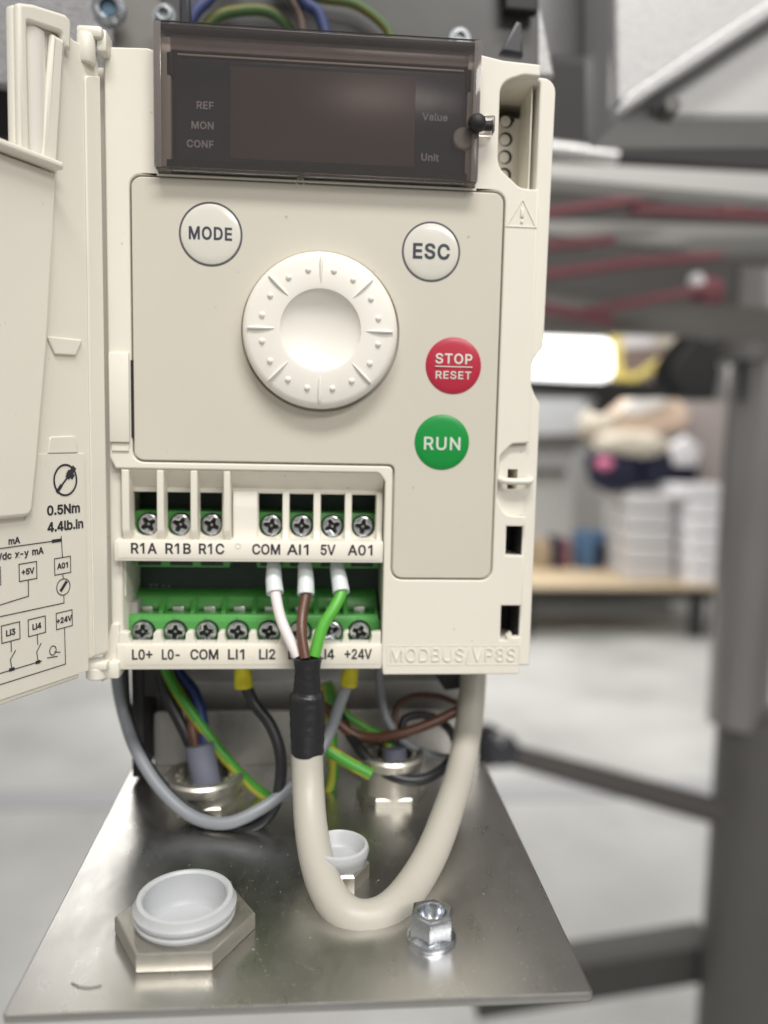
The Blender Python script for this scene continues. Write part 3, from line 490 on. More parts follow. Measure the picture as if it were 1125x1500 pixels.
for (x0, x1, sx) in ((-3.13, -1.52, SX1[:3]), (-1.06, 1.06, SX1[3:])):
    T = box('terminal_block', x0, x1, .62, 1.28, -4.0, -3.03, GREEN, DRV, .02)
    T['label'] = 'green screw terminal block behind the upper labels'
    screws([s*1.0 for s in sx], .60, -3.25, T, 0)
    for i, s in enumerate(sx): box('wire_port', s-.19, s+.19, .60, .625, -3.97, -3.72, PCB, T, .005)
T = xprism('terminal_block', [(1.29, -4.50), (.98, -4.60), (.95, -4.76), (.70, -4.84), (.56, -4.80), (.50, -4.82), (.48, -4.92), (.56, -5.55), (1.29, -5.55)], -3.22, 1.06, GREEN, DRV, .008)
T['label'] = 'long green screw terminal block behind the lower labels'
edges = [-3.22]+[(a+b)/2 for a, b in zip(SX2, SX2[1:])]+[1.06]
for e in edges:
    xprism('port_divider', [(.98, -4.585), (.57, -4.785), (.6, -4.9), (.98, -4.9)], max(e-.04, -3.215), min(e+.04, 1.055), GREEN, T, .006)
for s in SX2:
    box('wire_clamp', s-.10, s+.10, .74, .84, -4.84, -4.715, TIN, T, .015)
    box('port_shadow_gap', s-.20, s+.20, .80, .93, -4.86, -4.79, PCB, T, .004)
    link('pip', lathe_me([(0, .02), (.012, .01), (.015, 0)], 8), GREEN, T, (s-.03, .49, -4.855))
screws(SX2, .47, -5.09, T, .09)
xprism('block_latch', [(.5, -4.9), (.9, -4.9), (.9, -5.2), (.5, -5.2)], 1.065, 1.09, GREEN, T, .004)

# ---- swung-open terminal cover (hinged on the left)
HX = Vector((-3.42, -.05, 0)); xa = Vector((.515, .857, 0)).normalized(); ya = Vector((-xa.y, xa.x, 0))
F = Matrix(((xa.x, ya.x, 0, HX.x), (xa.y, ya.y, 0, HX.y), (0, 0, 1, 0), (0, 0, 0, 1)))
door_out = [(-.02, -5.32), (-.02, 4.06), (-.50, 4.04, .03), (-.60, 4.08, .03), (-.64, 4.22, .05), (-.74, 4.25, .06), (-1.30, 4.13, .05), (-1.54, 4.04, .06), (-1.56, 2.1), (-6.6, 2.1, .1), (-6.6, -5.62, .1), (-.62, -5.58, .02), (-.60, -5.32)]
DR = prism('terminal_cover', door_out, [], .0, .14, CREAM, DRV, .03, F)
DR['label'] = 'cream hinged cover swung open, printed with wiring diagram on its inside'
def dprism(n, o, y0, y1, b=.02, m=CREAM, holes=()): return prism(n, o, list(holes), y0, y1, m, DR, b, F, 2)
dprism('rim', [(-1.56, 2.12), (-1.40, 2.12), (-1.40, 3.86, .03), (-.82, 3.97, .04), (-.78, 3.80), (-.66, 3.80), (-.64, 4.21, .07), (-.74, 4.25, .06), (-1.30, 4.13, .05), (-1.54, 4.04, .06)], -.13, .0, .045)
dprism('raised_field', [(-.95, 2.0), (-1.16, -.4), (-1.38, -2.1), (-1.50, -2.92, .15), (-6.4, -2.92, .1), (-6.4, 2.0, .1)], -.12, .0, .11)
dprism('slanted_band', [(-.74, 3.9, .04), (-.98, 3.9, .04), (-1.20, 2.0), (-.93, 2.0)], -.12, .0, .08)
link('glossy_channel', lathe_me([(0, 0), (.17, .02), (.20, .3), (.19, 1.8), (0, 1.82)], 30, 'Z', F @ Matrix.Translation((-1.20, .02, 2.08)) @ Matrix.Diagonal((1, .55, 1, 1))), GLOSSY, DR)
dprism('shelf_rib', [(-.98, 2.12, .03), (-.98, 2.01, .03), (-6.5, 2.01), (-6.5, 2.12)], -.30, .0, .04)
dprism('hinge_rail', [(-.03, 3.7, .02), (-.33, 3.6, .1), (-.34, -5.28), (-.03, -5.28)], -.045, .0, .02)
dprism('ramp', [(-1.12, -.32, .02), (-.46, -.30, .02), (-.60, -.55, .02), (-.98, -.57, .02)], -.045, .0, .03)
dprism('boss', [(-1.10, -1.78, .05), (-.62, -1.76, .05), (-.58, -2.02), (-1.14, -2.02)], -.03, .0, .02)
dprism('print_field', [(-1.36, -2.03, .03), (-.44, -2.03, .02), (-.44, -5.50, .02), (-6.3, -5.50, .02), (-6.3, -3.0, .03), (-1.56, -3.0, .03)], -.02, .0, .008)
PY = -.024
link('printed_text', joined([text_me('0.5Nm', .135, -.87, -2.87, PY, bold=.007, width=.60, F=F), text_me('4.4lb.in', .135, -.84, -3.12, PY, bold=.007, width=.66, F=F)]), INK, DR)
c0 = (-.83, -2.43)
sym = [stroke_me([[(c0[0]+.21*math.cos(t*math.pi/18), c0[1]+.23*math.sin(t*math.pi/18)) for t in range(37)], [(c0[0]-.14, c0[1]-.15), (c0[0]+.03, c0[1]+.03)]], .03, PY, F),
       stroke_me([[(c0[0]+.06, c0[1]+.06), (c0[0]+.15, c0[1]+.16)], [(c0[0]+.07, c0[1]+.10), (c0[0]+.12, c0[1]+.06)]], .085, PY-.0015, F),
       stroke_me([[(c0[0]-.15, c0[1]-.16), (c0[0]-.09, c0[1]-.09)]], .055, PY-.0015, F)]
link('screwdriver_symbol', joined(sym), INK, DR)
lines = []
def bx(cx, cz, w_=.30, h_=.25): lines.append([(cx-w_/2, cz-h_/2), (cx+w_/2, cz-h_/2), (cx+w_/2, cz+h_/2), (cx-w_/2, cz+h_/2), (cx-w_/2, cz-h_/2)])
bx(-.915, -3.73); bx(-1.535, -3.725); bx(-.905, -4.57); bx(-1.405, -4.565); bx(-1.85, -4.56); bx(-2.14, -3.72)
lines += [[(-6.0, -3.33), (-.95, -3.335)], [(-.93, -3.28), (-.915, -3.60)], [(-.915, -3.86), (-.91, -3.93)], [(-.905, -4.19), (-.905, -4.31), (-6.0, -4.25)],
          [(-1.535, -3.85), (-1.54, -4.09), (-2.1, -4.14), (-6, -4.14)], [(-.905, -4.70), (-.90, -5.27), (-6.0, -5.27)], [(-1.405, -4.69), (-1.40, -4.84)], [(-1.34, -4.84), (-1.42, -4.95), (-1.40, -5.11)],
          [(-1.85, -4.69), (-1.85, -4.84)], [(-1.78, -4.84), (-1.87, -4.95), (-1.85, -5.10)], [(-1.34, -5.11), (-6.0, -5.10)], [(-1.10, -5.03), (-1.0, -5.06)], [(-1.23, -5.09), (-1.05, -5.11)]]
lines.append([(-.91+.125*math.cos(t*math.pi/12), -4.06+.125*math.sin(t*math.pi/12)) for t in range(25)])
lines.append([(-1.13+.06*math.cos(t*math.pi/8), -5.0+.07*math.sin(t*math.pi/8)) for t in range(17)])
link('wiring_diagram', stroke_me(lines, .014, PY, F), INK, DR)
link('wiring_diagram_mark', joined([stroke_me([[(-1.08, -3.335), (-.95, -3.335)]], .05, PY-.001, F), stroke_me([[(-.95, -4.10), (-.86, -4.0)]], .05, PY-.001, F), stroke_me([[(-1.42, -5.11), (-1.385, -5.11)]], .05, PY-.001, F), stroke_me([[(-1.87, -5.10), (-1.83, -5.10)]], .05, PY-.001, F)]), INK, DR)
link('diagram_text', joined([text_me(s, .082, x, z, PY, bold=.004, F=F, align=a) for s, x, z, a in (('A01', -.915, -3.73, 'c'), ('+5V', -1.535, -3.725, 'c'), ('+24V', -.905, -4.57, 'c'), ('LI4', -1.405, -4.565, 'c'), ('LI3', -1.85, -4.56, 'c'), ('AI1', -2.14, -3.72, 'c'))]
     + [text_me('mA', .09, -1.66, -3.25, PY, bold=.004, F=F, align='r'), text_me('Vdc x-y mA', .095, -1.26, -3.45, PY, bold=.004, F=F, align='r')]), INK, DR)
# hinge knuckles
def knuckle(x, y, z0, z1, r):
    me = lathe_me([(0, z0), (r*.9, z0), (r, z0+.02), (r, z1-.02), (r*.9, z1), (0, z1)], 28, 'Z', Matrix.Translation((x, y, 0))); return me
k = at(126, 60, -.25)
link('hinge_knuckle', joined([knuckle(k.x, k.y, 3.80, 4.22, .135), box_me(k.x-.13, -3.30, k.y-.08, k.y+.30, 4.16, 4.34, .06), box_me(-3.42, -3.26, k.y+.0, .12, 4.0, 4.33, .05)]), CREAM, DRV)
k = at(140, 980, -.12)
link('hinge_knuckle', joined([knuckle(k.x+.02, k.y, -5.72, -5.52, .17), box_me(k.x-.20, k.x+.22, k.y-.16, k.y+.2, -5.55, -5.42, .03), box_me(k.x, -3.24, k.y, .25, -5.74, -5.46, .03)]), CREAM, DRV)

# ================================================================ STEEL BRACKET
PZ = -8.5
BR = thing('steel_bracket', 'bare stainless steel bracket plate under the inverter, dusty, carrying glands and plugs', 'bracket', (0, 0, PZ))
pl = prism_me([(-3.62, -4.13, .06), (3.50, -4.13, .08), (3.56, 2.75), (-3.72, 2.75)], [], -.06, .06, .02)
# turn the outline (x,z) into a horizontal sheet (x,y)
pl.transform(Matrix.Translation((0, 0, PZ-.06)) @ Matrix(((1, 0, 0, 0), (0, 0, 1, 0), (0, 1, 0, 0), (0, 0, 0, 1)))); pl.flip_normals()
link('shelf_plate', pl, STEEL, BR)
STEELV = mat('stainless_upright', (0.52, 0.51, 0.49), 0.42, metal=.8, var=0.15, nscale=1.5, rvar=0.08, stretch=(3, 1, .5), bump=.03, bscale=14)
prism('upright_flange', [(-3.3, -8.6), (3.45, -8.6), (3.45, -7.35, .1), (-3.3, -7.35, .1)], [], 2.76, 2.88, STEELV, BR, .03)
UP = thing('mounting_plate', 'bare metal mounting plate behind the inverter and its loose wires', 'mounting plate', (0, 3.2, -9))
prism('plate', [(-3.4, -9), (3.4, -9), (3.4, 3.8), (-3.4, 3.8)], [], 3.3, 3.45, STEELV, UP, .03)
xprism('fold', [(3.3, -6.9), (3.1, -6.9), (3.1, -6.75), (3.3, -6.75)], -3.3, 3.3, STEELV, UP, .03)
box('heat_sink', -3.0, 3.0, 2.62, 3.28, -6.7, -5.6, mat('dull_aluminium', (.30, .30, .30), .45, metal=.8), UP, .03)
# dark side rail seen left below the cover
box('side_rail', -3.55, -3.32, 2.0, 3.3, -8.4, -5.6, BLACK, UP, .02)

def hexa(r, n=6, a0=0.0): return [(r*math.cos(a0+k*math.pi*2/n), r*math.sin(a0+k*math.pi*2/n)) for k in range(n)]
FLAT = Matrix(((1, 0, 0, 0), (0, 0, 1, 0), (0, 1, 0, 0), (0, 0, 0, 1)))
def zprism_me(outer, holes, z0, z1, bev=.02):
    me = curve_mesh([fillet(outer)]+[fillet(h) for h in holes], (z1-z0)/2, bev, 1)
    me.transform(Matrix.Translation((0, 0, (z0+z1)/2))); return smooth(me)

# front plug: nickel lock nut with a white threaded cap
def plug(x, y, Rn, hn, rc, hc, label, a0=0.0, thick=.07):
    T = thing('blanking_plug', label, 'blanking plug', (x, y, PZ))
    link('lock_nut', zprism_me(hexa(Rn, 6, a0), [circ(0, 0, rc*.95, 40)], 0, hn, .03), NICKEL, T, (x, y, PZ))
    link('white_cap', lathe_me([(rc*.97, hn-.02), (rc*.98, hn+.03), (rc*1.04, hn+.05), (rc*1.05, hn+.09), (rc*1.0, hn+.11), (rc*1.0, hn+.14), (rc*1.06, hn+.16), (rc*1.07, hn+.21), (rc*1.02, hn+.25), (rc*.99, hn+hc-.01), (rc*.96, hn+hc), (rc*.90, hn+hc), (rc*.86, hn+hc-.03),
        (rc*.82, hn-.05), (rc*.74, hn-.12), (rc*.35, hn-.12), (rc*.33, hn-.09), (0, hn-.09)], 64, 'Z'), CAPW, T, (x+.01, y-.06, PZ))
    return T
plug(-1.75, -2.66, .95, .25, .645, .33, 'white threaded cap in a large nickel hex nut, front left of the steel plate', 0.0)
T = thing('blanking_plug', 'small white cap half hidden behind the grey cable loop, on a nickel collar', 'blanking plug', (.30, -.55, PZ))
link('collar', lathe_me([(0, 0), (.50, 0), (.50, .22), (.46, .26), (0, .26)], 6, 'Z'), NICKEL, T, (.36, -1.42, PZ))
link('white_cap', lathe_me([(.40, .20), (.41, .30), (.45, .36), (.47, .47), (.45, .53), (.41, .55), (.37, .51), (.33, .38), (.28, .33), (0, .33)], 48, 'Z'), CAPW, T, (.38, -1.42, PZ))

# flange nut
T = thing('flange_nut', 'zinc hex flange nut standing on the steel plate right of the cable loop', 'nut', (1.62, -2.97, PZ))
link('hex_body', zprism_me(hexa(.315, 6, .30), [circ(0, 0, .17, 28)], .06, .40, .03), ZINC, T, (1.62, -2.97, PZ))
link('flange', lathe_me([(0, 0), (.34, 0), (.345, .03), (.33, .07), (.27, .11), (0, .11)], 44, 'Z'), ZINC, T, (1.62, -2.97, PZ))
link('bolt_end', lathe_me([(0, .24), (.06, .25), (.10, .22), (.15, .30), (.17, .37), (.17, .1), (0, .1)], 28, 'Z'), ZINC, T, (1.62, -2.97, PZ))

hr = tube_me([(-2.98, -3.62, PZ+.01), (-2.86, -3.70, PZ+.012), (-2.72, -3.72, PZ+.012), (-2.60, -3.69, PZ+.01)], .006, seg=6); props(link('hair', hr, WIREK), 'short dark curved hair lying on the steel plate left of the front plug', 'hair')
# dust and metal crumbs on the plate
bmd = bmesh.new()
for k in range(1500):
    u = random.random(); x = random.uniform(-3.5, 3.4); y = -4.1+6*u**1.8
    if math.hypot(x+1.75, y+2.66) < 1.0 or math.hypot(x-1.62, y+2.97) < .36 or math.hypot(x-.37, y+1.42) < .55: continue
    r = random.choice((.003, .004, .004, .005, .009 if k % 6 == 0 else .005)); m3 = Matrix.Translation((x, y, PZ+r*.3)) @ Matrix.Rotation(random.random()*3, 4, 'Z') @ Matrix.Diagonal((random.uniform(.7, 2.2), 1, .6, 1))
    bmesh.ops.create_cone(bmd, segments=5, radius1=r, radius2=r*.3, depth=r, matrix=m3, cap_ends=True)
d = link('dust', from_bm(bmd), mat('pale_dust', (.42, .41, .39), .7)); props(d, 'pale dust and metal crumbs scattered over the steel plate', 'dust', kind='stuff')
# cable glands
def gland(x, y, r, h, label, cx, cyz):
    T = thing('cable_gland', label, 'cable gland', (x, y, PZ))
    link('lock_nut', lathe_me([(0, 0), (r*1.15, 0), (r*1.15, .14), (r*1.1, .17), (0, .17)], 6, 'Z'), NICKEL, T, (x, y, PZ))
    link('body_ring', lathe_me([(r*1.0, .0), (r*1.0, h-.25), (r*1.08, h-.2), (r*1.1, h-.05), (r*1.02, h), (r*.88, h), (r*.84, h-.2), (0, h-.22)], 44, 'Z'), NICKEL, T, (x, y, PZ))
    me = []
    for k in range(14):
        a = 2*math.pi*k/14
        me.append(box_me(-.045, .045, -.05, .05, 0, .18, .02, Matrix.Translation((x+r*.74*math.cos(a), y+r*.74*math.sin(a), PZ+h-.2)) @ Matrix.Rotation(a, 4, 'Z')))
    link('gripping_teeth', joined(me), NICKEL, T)
    return T
gland(-2.05, 1.2, .66, .55, 'nickel cable gland at left rear of the plate with slate cable and teeth', 0, 0)
gland(1.45, 1.35, .58, .85, 'taller nickel cable gland at right rear behind the grey cable loop', 0, 0)

def wire(name, label, pts, r, m, split=None, m2=None, cat='wire', group=None, **k):
    me = tube_me(wpx(pts), r, split=split, **k); me.materials.append(m)
    if m2: me.materials.append(m2)
    o = bpy.data.objects.new(name, me); COL.objects.link(o)
    return props(o, label, cat, group)
wire('supply_cable', 'slate cable stub rising out of the left gland', [(306, 1185, 1.2), (303, 1150, 1.2), (297, 1118, 1.25), (292, 1090, 1.3)], .27, SLATE, cat='cable')
wire('supply_cable', 'slate cable stub rising out of the right gland', [(588, 1190, 1.35), (583, 1150, 1.35), (579, 1120, 1.4), (577, 1095, 1.45)], .24, SLATE, cat='cable')
wire('blue_wire', 'blue wire fanning out of the left gland cable up behind the terminals', [(300, 1100, 1.3), (297, 1060, 1.6), (285, 1015, 1.9), (262, 985, 2.1), (250, 950, 2.2)], .11, WIREB)
wire('brown_wire', 'brown wire rising from the left gland cable beside the blue wire', [(288, 1105, 1.25), (282, 1070, 1.5), (278, 1035, 1.8), (262, 990, 2.1), (255, 950, 2.2)], .10, BROWN)
wire('black_wire', 'short dark wire running down from the inverter into the left gland', [(287, 1110, 1.25), (270, 1070, 1.6), (245, 1020, 1.8), (236, 985, 2.0), (236, 940, 2.1)], .115, WIREK)
wire('earth_wire', 'green and yellow earth wire sweeping diagonally from upper left behind the cable', [(240, 975, 2.0), (258, 1010, 1.8), (285, 1050, 1.6), (330, 1110, 1.3), (380, 1160, 1.3), (430, 1182, 1.4), (470, 1175, 1.5), (487, 1140, 1.6), (486, 1080, 1.7), (478, 1000, 1.9)], .105, WIREG, .42, WIREY)
wire('earth_wire', 'short thick green and yellow earth wire stub right of the black sleeve', [(470, 1092, 1.0), (490, 1105, .9), (515, 1120, .85), (543, 1135, .8)], .11, WIREG, .42, WIREY)
wire('earth_wire', 'green and yellow earth wire dipping from behind the sleeve into the right gland', [(480, 1000, 2.0), (500, 1040, 1.9), (535, 1066, 1.8), (562, 1080, 1.7), (578, 1110, 1.5)], .09, WIREG, .5, WIREY)
wire('brown_wire', 'brown wire swinging from behind the sleeve across to the thick cable', [(470, 1020, 1.9), (495, 1058, 1.6), (530, 1080, 1.5), (580, 1076, 1.4), (630, 1060, 1.5), (672, 1040, 1.7)], .10, BROWN)
wire('brown_wire', 'thin dark brown wire arching above the right gland', [(578, 1065, 1.9), (582, 1035, 2.1), (605, 1020, 2.2), (640, 1020, 2.3), (670, 1030, 2.3)], .06, BROWN)
wire('black_wire', 'black wire looping low in front of the right gland', [(490, 1030, 2.0), (515, 1080, 1.5), (548, 1120, 1.0), (590, 1142, .75), (630, 1138, .85), (662, 1112, 1.3), (675, 1080, 1.6)], .10, WIREK)
wire('black_wire', 'black wire bent in a tight loop under the right foot of the inverter', [(588, 1070, 1.8), (595, 1052, 1.9), (625, 1048, 2.0), (655, 1065, 2.0), (668, 1090, 2.0), (672, 1120, 1.9)], .085, WIREK)
wire('grey_wire', 'pale grey wire curving down from the inverter into the thick cable area', [(555, 960, 1.8), (557, 1010, 1.8), (570, 1060, 1.6), (600, 1092, 1.5), (640, 1108, 1.6), (670, 1112, 1.8)], .085, WIREGR)
g = thing('control_wire', 'black wire with a yellow ferrule below LI1, bent into a long loop', 'wire', tuple(at(357, 990, .9)))
tube('insulation', wpx([(358, 1000, .9), (372, 1030, .85), (396, 1062, .7), (410, 1100, .5), (411, 1140, .35), (402, 1180, .2), (378, 1207, .15), (340, 1214, .15), (285, 1190, .4), (238, 1152, .8), (205, 1100, 1.3), (185, 1040, 1.7), (180, 960, 1.9)]), .105, WIREK, g)
tube('ferrule', wpx([(356, 965, .9), (356, 985, .9), (357, 1006, .9)]), [.155, .16, .17], YELLOW, g)
g = thing('control_wire', 'mid grey wire with a yellow ferrule below +24V, looping left behind the thick cable', 'wire', tuple(at(512, 990, .9)))
tube('insulation', wpx([(512, 995, .9), (498, 1030, .9), (482, 1075, .9), (455, 1120, .6), (425, 1153, .35), (380, 1186, .05), (330, 1206, -.05), (280, 1195, .15), (235, 1155, .5), (200, 1100, 1.0), (182, 1050, 1.6), (172, 1000, 1.7), (172, 960, 1.8)]), .108, WIREGR, g)
tube('ferrule', wpx([(514, 965, .9), (513, 985, .9), (510, 1004, .9)]), [.145, .15, .16], YELLOW, g)

# ---- the thick signal cable in front
CAB = thing('signal_cable', 'thick light grey cable with black sleeve, split into white, brown and green cores', 'cable', tuple(at(452, 1300, -1.5)))
jk = [(450, 1075, -.38), (450, 1110, -.42), (452, 1160, -.65), (456, 1215, -1.1), (466, 1268, -1.65), (484, 1313, -2.15), (509, 1340, -2.45), (540, 1346, -2.5), (572, 1333, -2.35), (603, 1299, -1.9), (634, 1246, -1.2), (659, 1180, -.3), (677, 1118, .7), (688, 1050, 1.5), (693, 985, 2.0), (694, 900, 2.2)]
tube('jacket', wpx(jk), .262, JACKET, CAB, seg=36, sub=10, wob=.006)
sl = [(450, 963, -.36), (450, 985, -.37), (450, 1010, -.38), (450, 1022, -.38), (450, 1060, -.38), (450, 1103, -.395)]
tube('heat_shrink_sleeve', wpx(sl), [.235, .205, .225, .285, .29, .272], SHRINK, CAB, seg=36, sub=8, wob=.04)
tube('brown_core', wpx([(448, 856, .19), (448, 872, .08), (443, 900, -.10), (442, 930, -.30), (447, 965, -.46)]), .087, BROWN, CAB, sub=8)
tube('white_core', wpx([(402, 856, .16), (404, 873, .02), (411, 905, -.12), (422, 932, -.24), (436, 962, -.34)]), .090, WHITE, CAB, sub=8)
tube('green_core', wpx([(498, 858, .14), (499, 872, .03), (488, 893, -.10), (472, 920, -.22), (460, 962, -.36)]), .098, LGREEN, CAB, sub=8)
for q in ([(400, 815, .45), (401, 832, .32), (401, 850, .2), (403, 869, .06)], [(447, 815, .47), (447, 832, .34), (448, 851, .22), (448, 871, .1)], [(493, 815, .47), (494, 832, .34), (497, 850, .2), (500, 868, .06)]):
    tube('ferrule', wpx(q), [.085, .125, .138, .145], FERR, CAB, sub=8, seg=28)

# ================================================================ AROUND THE DRIVE (top)
def pxpoly(name, pts, Y, dep, m, parent=None, bev=.05):
    lp = [(at(x, y, Y).x, at(x, y, Y).z) for x, y in pts]
    return prism(name, lp, [], Y, Y+dep, m, parent, bev)
def pxrect(name, x0, y0, x1, y1, Y, dep, m, parent=None, bev=.05): return pxpoly(name, [(x0, y0), (x1, y0), (x1, y1), (x0, y1)], Y, dep, m, parent, bev)
t = pxpoly('back_panel', [(236, -200), (790, -200), (790, 130), (236, 130)], 4.8, .3, mat('dim_grey_panel', (.075, .075, .075), .45, metal=.3, var=.3, nscale=.6)); props(t, 'dim grey metal panel behind the wires above the display', 'metal panel')
t = pxpoly('back_panel', [(165, -200), (240, -200), (240, 130), (165, 130)], 5.0, .3, mat('tan_grey_panel', (.20, .19, .18), .5)); props(t, 'tan grey strip of panel between the zinc eye and the display', 'metal panel')
t = pxpoly('hammered_panel', [(-160, -200), (250, -200), (250, 120), (160, 150), (-160, 95)], 5.5, .4, GALV); props(t, 'textured grey metal panel behind the open cover at top left', 'metal panel')
t = pxpoly('dark_beam', [(-200, 97), (150, 118), (150, 210), (-200, 190)], 7.5, 2, DGREY); props(t, 'dark beam seen beyond the open cover at the left edge', 'beam')  # beam in plain dark paint
wire('loom_hose', 'dark corrugated hose passing behind the open cover at the left edge', [(-40, 120, 9), (0, 150, 9), (20, 200, 9), (22, 270, 9), (0, 340, 9)], .25, WIREK, cat='hose')
E1 = thing('ring_nut', 'zinc eye with blue-grey centre, above the upper hinge', 'ring nut', tuple(at(158, 18, 4.6)))
p = at(160, 14, 4.6)
link('ring', lathe_me([(.17, -.05), (.17, .12), (.24, .17), (.34, .1), (.36, -.05)], 36), ZINC, E1, tuple(p))
link('stud', lathe_me([(0, .04), (.15, .04), (.17, -.05), (0, -.05)], 24), mat('blue_grey_stud', (.10, .17, .24), .4, metal=.5), E1, tuple(p))
NUTM = mat('dull_zinc_nut', (.30, .32, .34), .4, metal=.8, var=.2, nscale=5)
def nut(px, py, Y, lab, s=1.0):
    p = at(px, py, Y)
    o = link('hex_nut', joined([prism_me(hexa(.20*s, 6, .3), [circ(0, 0, .10*s, 20)], -.10, .08, .02), lathe_me([(0, .02), (.10*s, .02), (.10*s, -.1), (0, -.1)], 16), lathe_me([(0, 0), (.26*s, 0), (.26*s, -.04), (0, -.04)], 28)]), NUTM, None, tuple(p))
    props(o, lab, 'nut'); return o
nut(240, 22, 4.4, 'zinc nut just above the top left corner of the display window', .9)
nut(674, 56, 4.7, 'zinc nut just above the top right corner of the display window', .85)
nut(254, 1083, 3.2, 'zinc nut on the back plate left of the blue wire', .8)
nut(643, 1080, 3.2, 'zinc nut on the back plate inside the wire loop at right', .8)
for x in ((263, 0, 277, 42), ):
    t = pxpoly('cooling_fin', [(262, -60), (274, -60), (280, 45), (262, 45)], 2.0, .2, DARK); props(t, 'upright black plastic fin above the left end of the display', 'plastic fin')
t = pxpoly('cooling_fin', [(733, 75), (757, 30), (765, 33), (767, 80)], 2.0, .25, DARK); props(t, 'pointed black plastic fin rising behind the top right corner of the inverter', 'plastic fin')
t = pxpoly('black_clip', [(738, -60), (790, -60), (788, 16), (740, 12)], 4.4, .3, BLACK); props(t, 'black clip hanging at the top edge right of the display', 'clip')
t = pxpoly('pale_post', [(735, 8), (792, 12), (812, 110), (735, 110)], 5.2, .4, CAST); props(t, 'pale grey metal tab behind the pointed fin', 'metal tab')
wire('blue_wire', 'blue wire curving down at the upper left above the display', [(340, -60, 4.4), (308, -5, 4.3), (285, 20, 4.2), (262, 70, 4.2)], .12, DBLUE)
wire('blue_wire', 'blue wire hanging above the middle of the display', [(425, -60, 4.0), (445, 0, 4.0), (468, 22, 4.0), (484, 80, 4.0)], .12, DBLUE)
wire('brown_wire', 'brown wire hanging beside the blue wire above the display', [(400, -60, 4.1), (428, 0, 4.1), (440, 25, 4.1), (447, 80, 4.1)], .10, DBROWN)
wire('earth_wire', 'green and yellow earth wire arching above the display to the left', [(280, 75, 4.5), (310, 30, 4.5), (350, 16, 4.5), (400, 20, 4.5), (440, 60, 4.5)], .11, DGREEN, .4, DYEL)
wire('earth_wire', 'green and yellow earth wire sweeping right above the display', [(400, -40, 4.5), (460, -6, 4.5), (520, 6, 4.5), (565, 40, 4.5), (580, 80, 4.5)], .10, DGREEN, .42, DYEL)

# big enclosure casting, top right
EN = thing('grey_enclosure', 'large sparkling grey metal enclosure cutting into the top right corner', 'enclosure', tuple(at(1000, 100, 12)))
pxpoly('housing', [(893, -300), (1500, -300), (1500, 178), (905, 178), (895, 160)], 12, 2.6, mat('smooth_grey_enclosure', (.40, .40, .40), .45, metal=.4, bump=.1, bscale=10), EN, .25)
pxpoly('lid', [(900, -260), (1470, -260), (1440, -200), (920, 150), (901, 150)], 11.4, .7, CAST, EN, .12)
e = pxpoly('lid_rim', [(900, 163), (908, 170), (1470, -195), (1470, -232), (924, 131)], 10.9, .6, CAST, EN, .14)
p = at(978, 158, 11.5)
link('bolt', lathe_me([(0, .35), (.25, .35), (.30, .30), (.30, 0), (.40, 0), (.40, -.3), (0, -.3)], 6), GREYM, EN, tuple(p))
t = pxpoly('crosshead_plate', [(770, -200), (905, -200), (905, 84), (770, 80)], 16, .6, GALV); props(t, 'textured grey plate between the inverter and the enclosure at the top', 'metal panel')

# machine frame seen right of the drive
t = pxpoly('frame_panel', [(780, 84), (1300, 84), (1300, 262), (780, 222)], 34, 3, DGREY); props(t, 'dark frame panel below the enclosure', 'frame panel')  # flat dark panel of the machine frame
t = wire('braided_rod', 'bright braided rod stub pointing right below the enclosure', [(740, 208, 26), (800, 216, 26), (860, 224, 26), (903, 231, 26)], .36, mat('bright_braid', (.75, .75, .75), .35, metal=.7, bump=.8, bscale=3), cat='rod')
t = pxpoly('frame_rail', [(780, 236), (1300, 262), (1300, 305), (780, 258)], 30, 2, mat('mid_grey_rail', (.42, .415, .41), .45, metal=.3)); props(t, 'grey rail running right under the braided rod', 'frame rail')
t = pxpoly('frame_rail', [(760, 322), (1300, 336), (1300, 392), (1060, 376), (808, 343), (760, 338)], 55, 3, mat('pale_crossbar_grey', (.24, .24, .23), .45, metal=.3)); props(t, 'grey crossbar below the upper red bar', 'frame rail')
t = pxpoly('frame_rail', [(760, 418), (1070, 448), (1300, 458), (1300, 500), (1000, 488), (760, 482)], 60, 3, mat('brown_grey_rail', (.16, .15, .14), .5)); props(t, 'lowest brownish grey crossbar above the bright light box', 'frame rail')
for pts, lab in (([(740, 314), (960, 279), (1030, 281), (980, 288), (740, 323)], 'upper red bar slanting between the frame rails'),
                 ([(1060, 296), (1300, 290), (1300, 300), (1060, 306)], 'short red bar at the right edge under the enclosure'),
                 ([(760, 356), (903, 344), (903, 353), (760, 368)], 'faded red bar just left of centre in the frame'),
                 ([(760, 400), (920, 377), (1060, 367), (1060, 376), (920, 390), (760, 412)], 'long thin red bar between the two lower crossbars'),
                 ([(760, 436), (900, 462), (900, 475), (760, 450)], 'lowest dark red bar beside the inverter'),
                 ([(860, 470-20), (1060, 410), (1062, 420), (862, 462)], 'thin red bar rising towards the red knob'),
                 ([(930, 300), (1300, 318), (1300, 326), (930, 308)], 'faint red strip just under the upper grey rail')):
    t = pxpoly('red_bar', pts, 50, 1.5, REDM, None, .1); props(t, lab, 'bar')
t = pxpoly('press_machine', [(450, -1700), (2400, -1700), (2400, 482), (450, 482)], 150, 8, mat('dark_machine_grey', (.09, .085, .082), .6, var=.3, nscale=.05)); props(t, 'dark machine body filling the space behind the red bars', 'machine body')
K = thing('red_knob', 'red knob with a white disc as its glint, at the end of the frame', 'round knob', tuple(at(1035, 428, 66)))  # round red knob near the end of the frame
p = at(1036, 430, 66)
